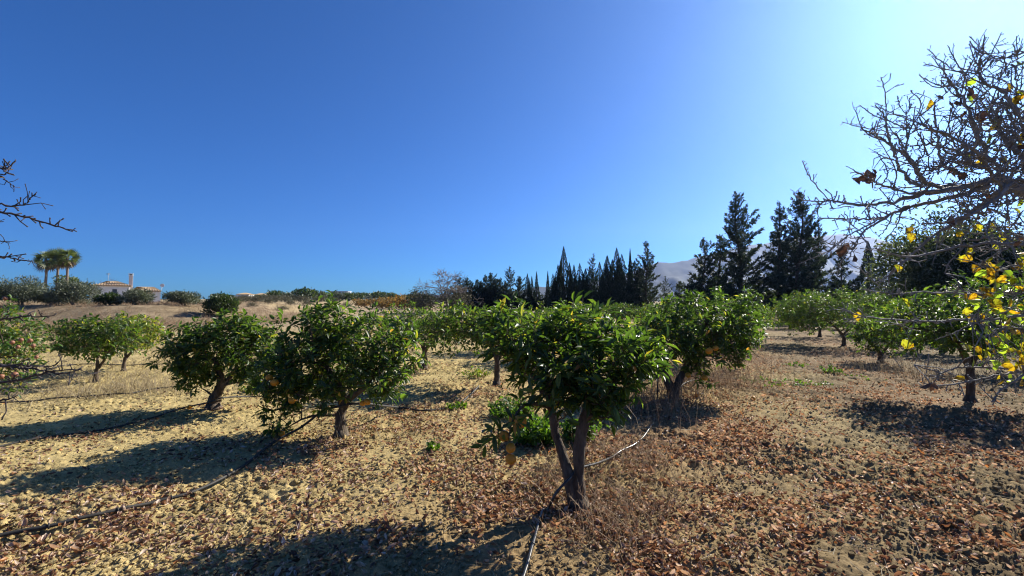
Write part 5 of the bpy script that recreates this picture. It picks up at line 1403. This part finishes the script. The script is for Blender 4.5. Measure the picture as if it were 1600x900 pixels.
# dry stalks
def stalks(name, label, pts, h0, h1, mat, seed, rad=.0022, lean=.25):
    r = np.random.default_rng(seed); pts = np.asarray(pts); n = len(pts)
    z = terrain(pts[:, 0], pts[:, 1]) + clod_noise(pts[:, 0], pts[:, 1]); h = r.uniform(h0, h1, n)
    b = np.stack([pts[:, 0], pts[:, 1], z - .01], 1); dd = np.stack([r.normal(size=n) * lean, r.normal(size=n) * lean, np.ones(n)], 1)
    m = b + dd * (h * .5)[:, None]; e = m + (dd + np.stack([r.normal(size=n) * lean, r.normal(size=n) * lean, np.zeros(n)], 1)) * (h * .5)[:, None]
    mb = MB(); tubes(mb, np.stack([b, m, e], 1), np.tile([rad, rad * .8, rad * .4], (n, 1)), 3, cap=False)
    k = np.repeat(np.arange(n), 2); s = r.random(len(k))[:, None]                        # side twiglets
    p = m[k] * (1 - s) + e[k] * s; q = p + norm(r.normal(size=p.shape) + [0, 0, .8]) * (h[k] * .22)[:, None]
    tubes(mb, np.stack([p, p * .5 + q * .5, q], 1), np.tile([rad * .6, rad * .5, rad * .3], (len(k), 1)), 3, cap=False)
    tag(mb.build(name, M[mat]), label, 'dry weeds', kind='stuff')


r = np.random.default_rng(5)


def patch(px, py, sx, sy, n):
    c = gp(px, py); return np.stack([c[0] + r.normal(size=n) * sx, c[1] + r.normal(size=n) * sy], 1)


pts = np.concatenate([patch(975, 800, .26, .32, 230), patch(940, 850, .2, .18, 110), patch(1010, 730, .25, .4, 220), patch(850, 760, .14, .2, 90), patch(925, 720, .2, .3, 90)])
stalks('dry_stalks', 'thin brown dry weed stalks standing right of the nearest trunk', pts, .05, .27, 'straw', 6, lean=.42)
pts = np.concatenate([patch(985, 640, .35, .5, 420), patch(1120, 600, .5, .6, 520), patch(1050, 625, .4, .4, 260), patch(1145, 560, .35, .9, 300)])
stalks('dry_stalks', 'reddish dry weed stalks massed around the forked orange tree', pts, .15, .42, 'straw', 7, rad=.0028)
pts = np.concatenate([patch(1420, 585, .6, .8, 420), patch(230, 612, .5, .3, 260), patch(100, 545, 1.0, 1.5, 600), patch(75, 528, 1.6, 1.6, 500), patch(525, 690, .25, .1, 25)])
stalks('dry_stalks', 'pale dry weeds standing in scattered patches beside the trees', pts, .12, .38, 'straw_pale', 8, rad=.003)
x, y = view_points(26000, 9, 42, r, -52, -6); s_ = x * .88 - y * .47
kp = (s_ < -9.3 + .8 * pnoise(x * .5, y * .5)) & (r.random(len(x)) < .35 + .6 * smooth(-.2, .3, pnoise(x * .8, y * .8)))
stalks('dry_grass', 'dry straw-coloured grass covering the field and bank on the left', np.stack([x[kp], y[kp]], 1), .04, .18, 'straw_pale', 9, rad=.004, lean=.6)

x, y = view_points(30000, 30, 70, r, -52, -22)
kp = (x < bank_edge(y) + 3) & (r.random(len(x)) < .15 + .8 * smooth(-.1, .4, pnoise(x * .45 + 8, y * .45)))
stalks('bank_scrub', 'dry brown scrub and stubble on the face and top of the bank', np.stack([x[kp], y[kp]], 1), .08, .40, 'straw', 10, rad=.008, lean=.7)

# dry fallen twigs on the soil
x, y = view_points(2600, 1.6, 14, r); n = len(x); az = r.random(n) * 6.28; Lt = r.uniform(.05, .22, n)
z = terrain(x, y) + clod_noise(x, y) + .012
p0 = np.stack([x, y, z], 1); p2 = p0 + np.stack([np.cos(az) * Lt, np.sin(az) * Lt, r.normal(size=n) * .015], 1); p1 = (p0 + p2) / 2 + r.normal(size=(n, 3)) * .012
mb = MB(); tubes(mb, np.stack([p0, p1, p2], 1), np.tile([.0026, .0022, .0012], (n, 1)), 4, cap=False)
tag(mb.build('fallen_twigs', M['straw_pale']), 'pale dry twigs strewn over the leaf litter', 'twigs', kind='stuff')

# ------------------------------------------------------------------ haze
mb = MB(); box(mb, -3000, 3000, -3000, 3000, -3.0, 460)
hz_m, nt, out = new_mat('thin_air_haze')
pv = nt.nodes.new('ShaderNodeVolumePrincipled')
pv.inputs['Color'].default_value = (.40, .56, 1.0, 1)
pv.inputs['Density'].default_value = .00010
pv.inputs['Anisotropy'].default_value = .70
nt.links.new(pv.outputs[0], out.inputs['Volume'])
hz_o = mb.build('haze', hz_m, None, False); tag(hz_o, kind='stuff')
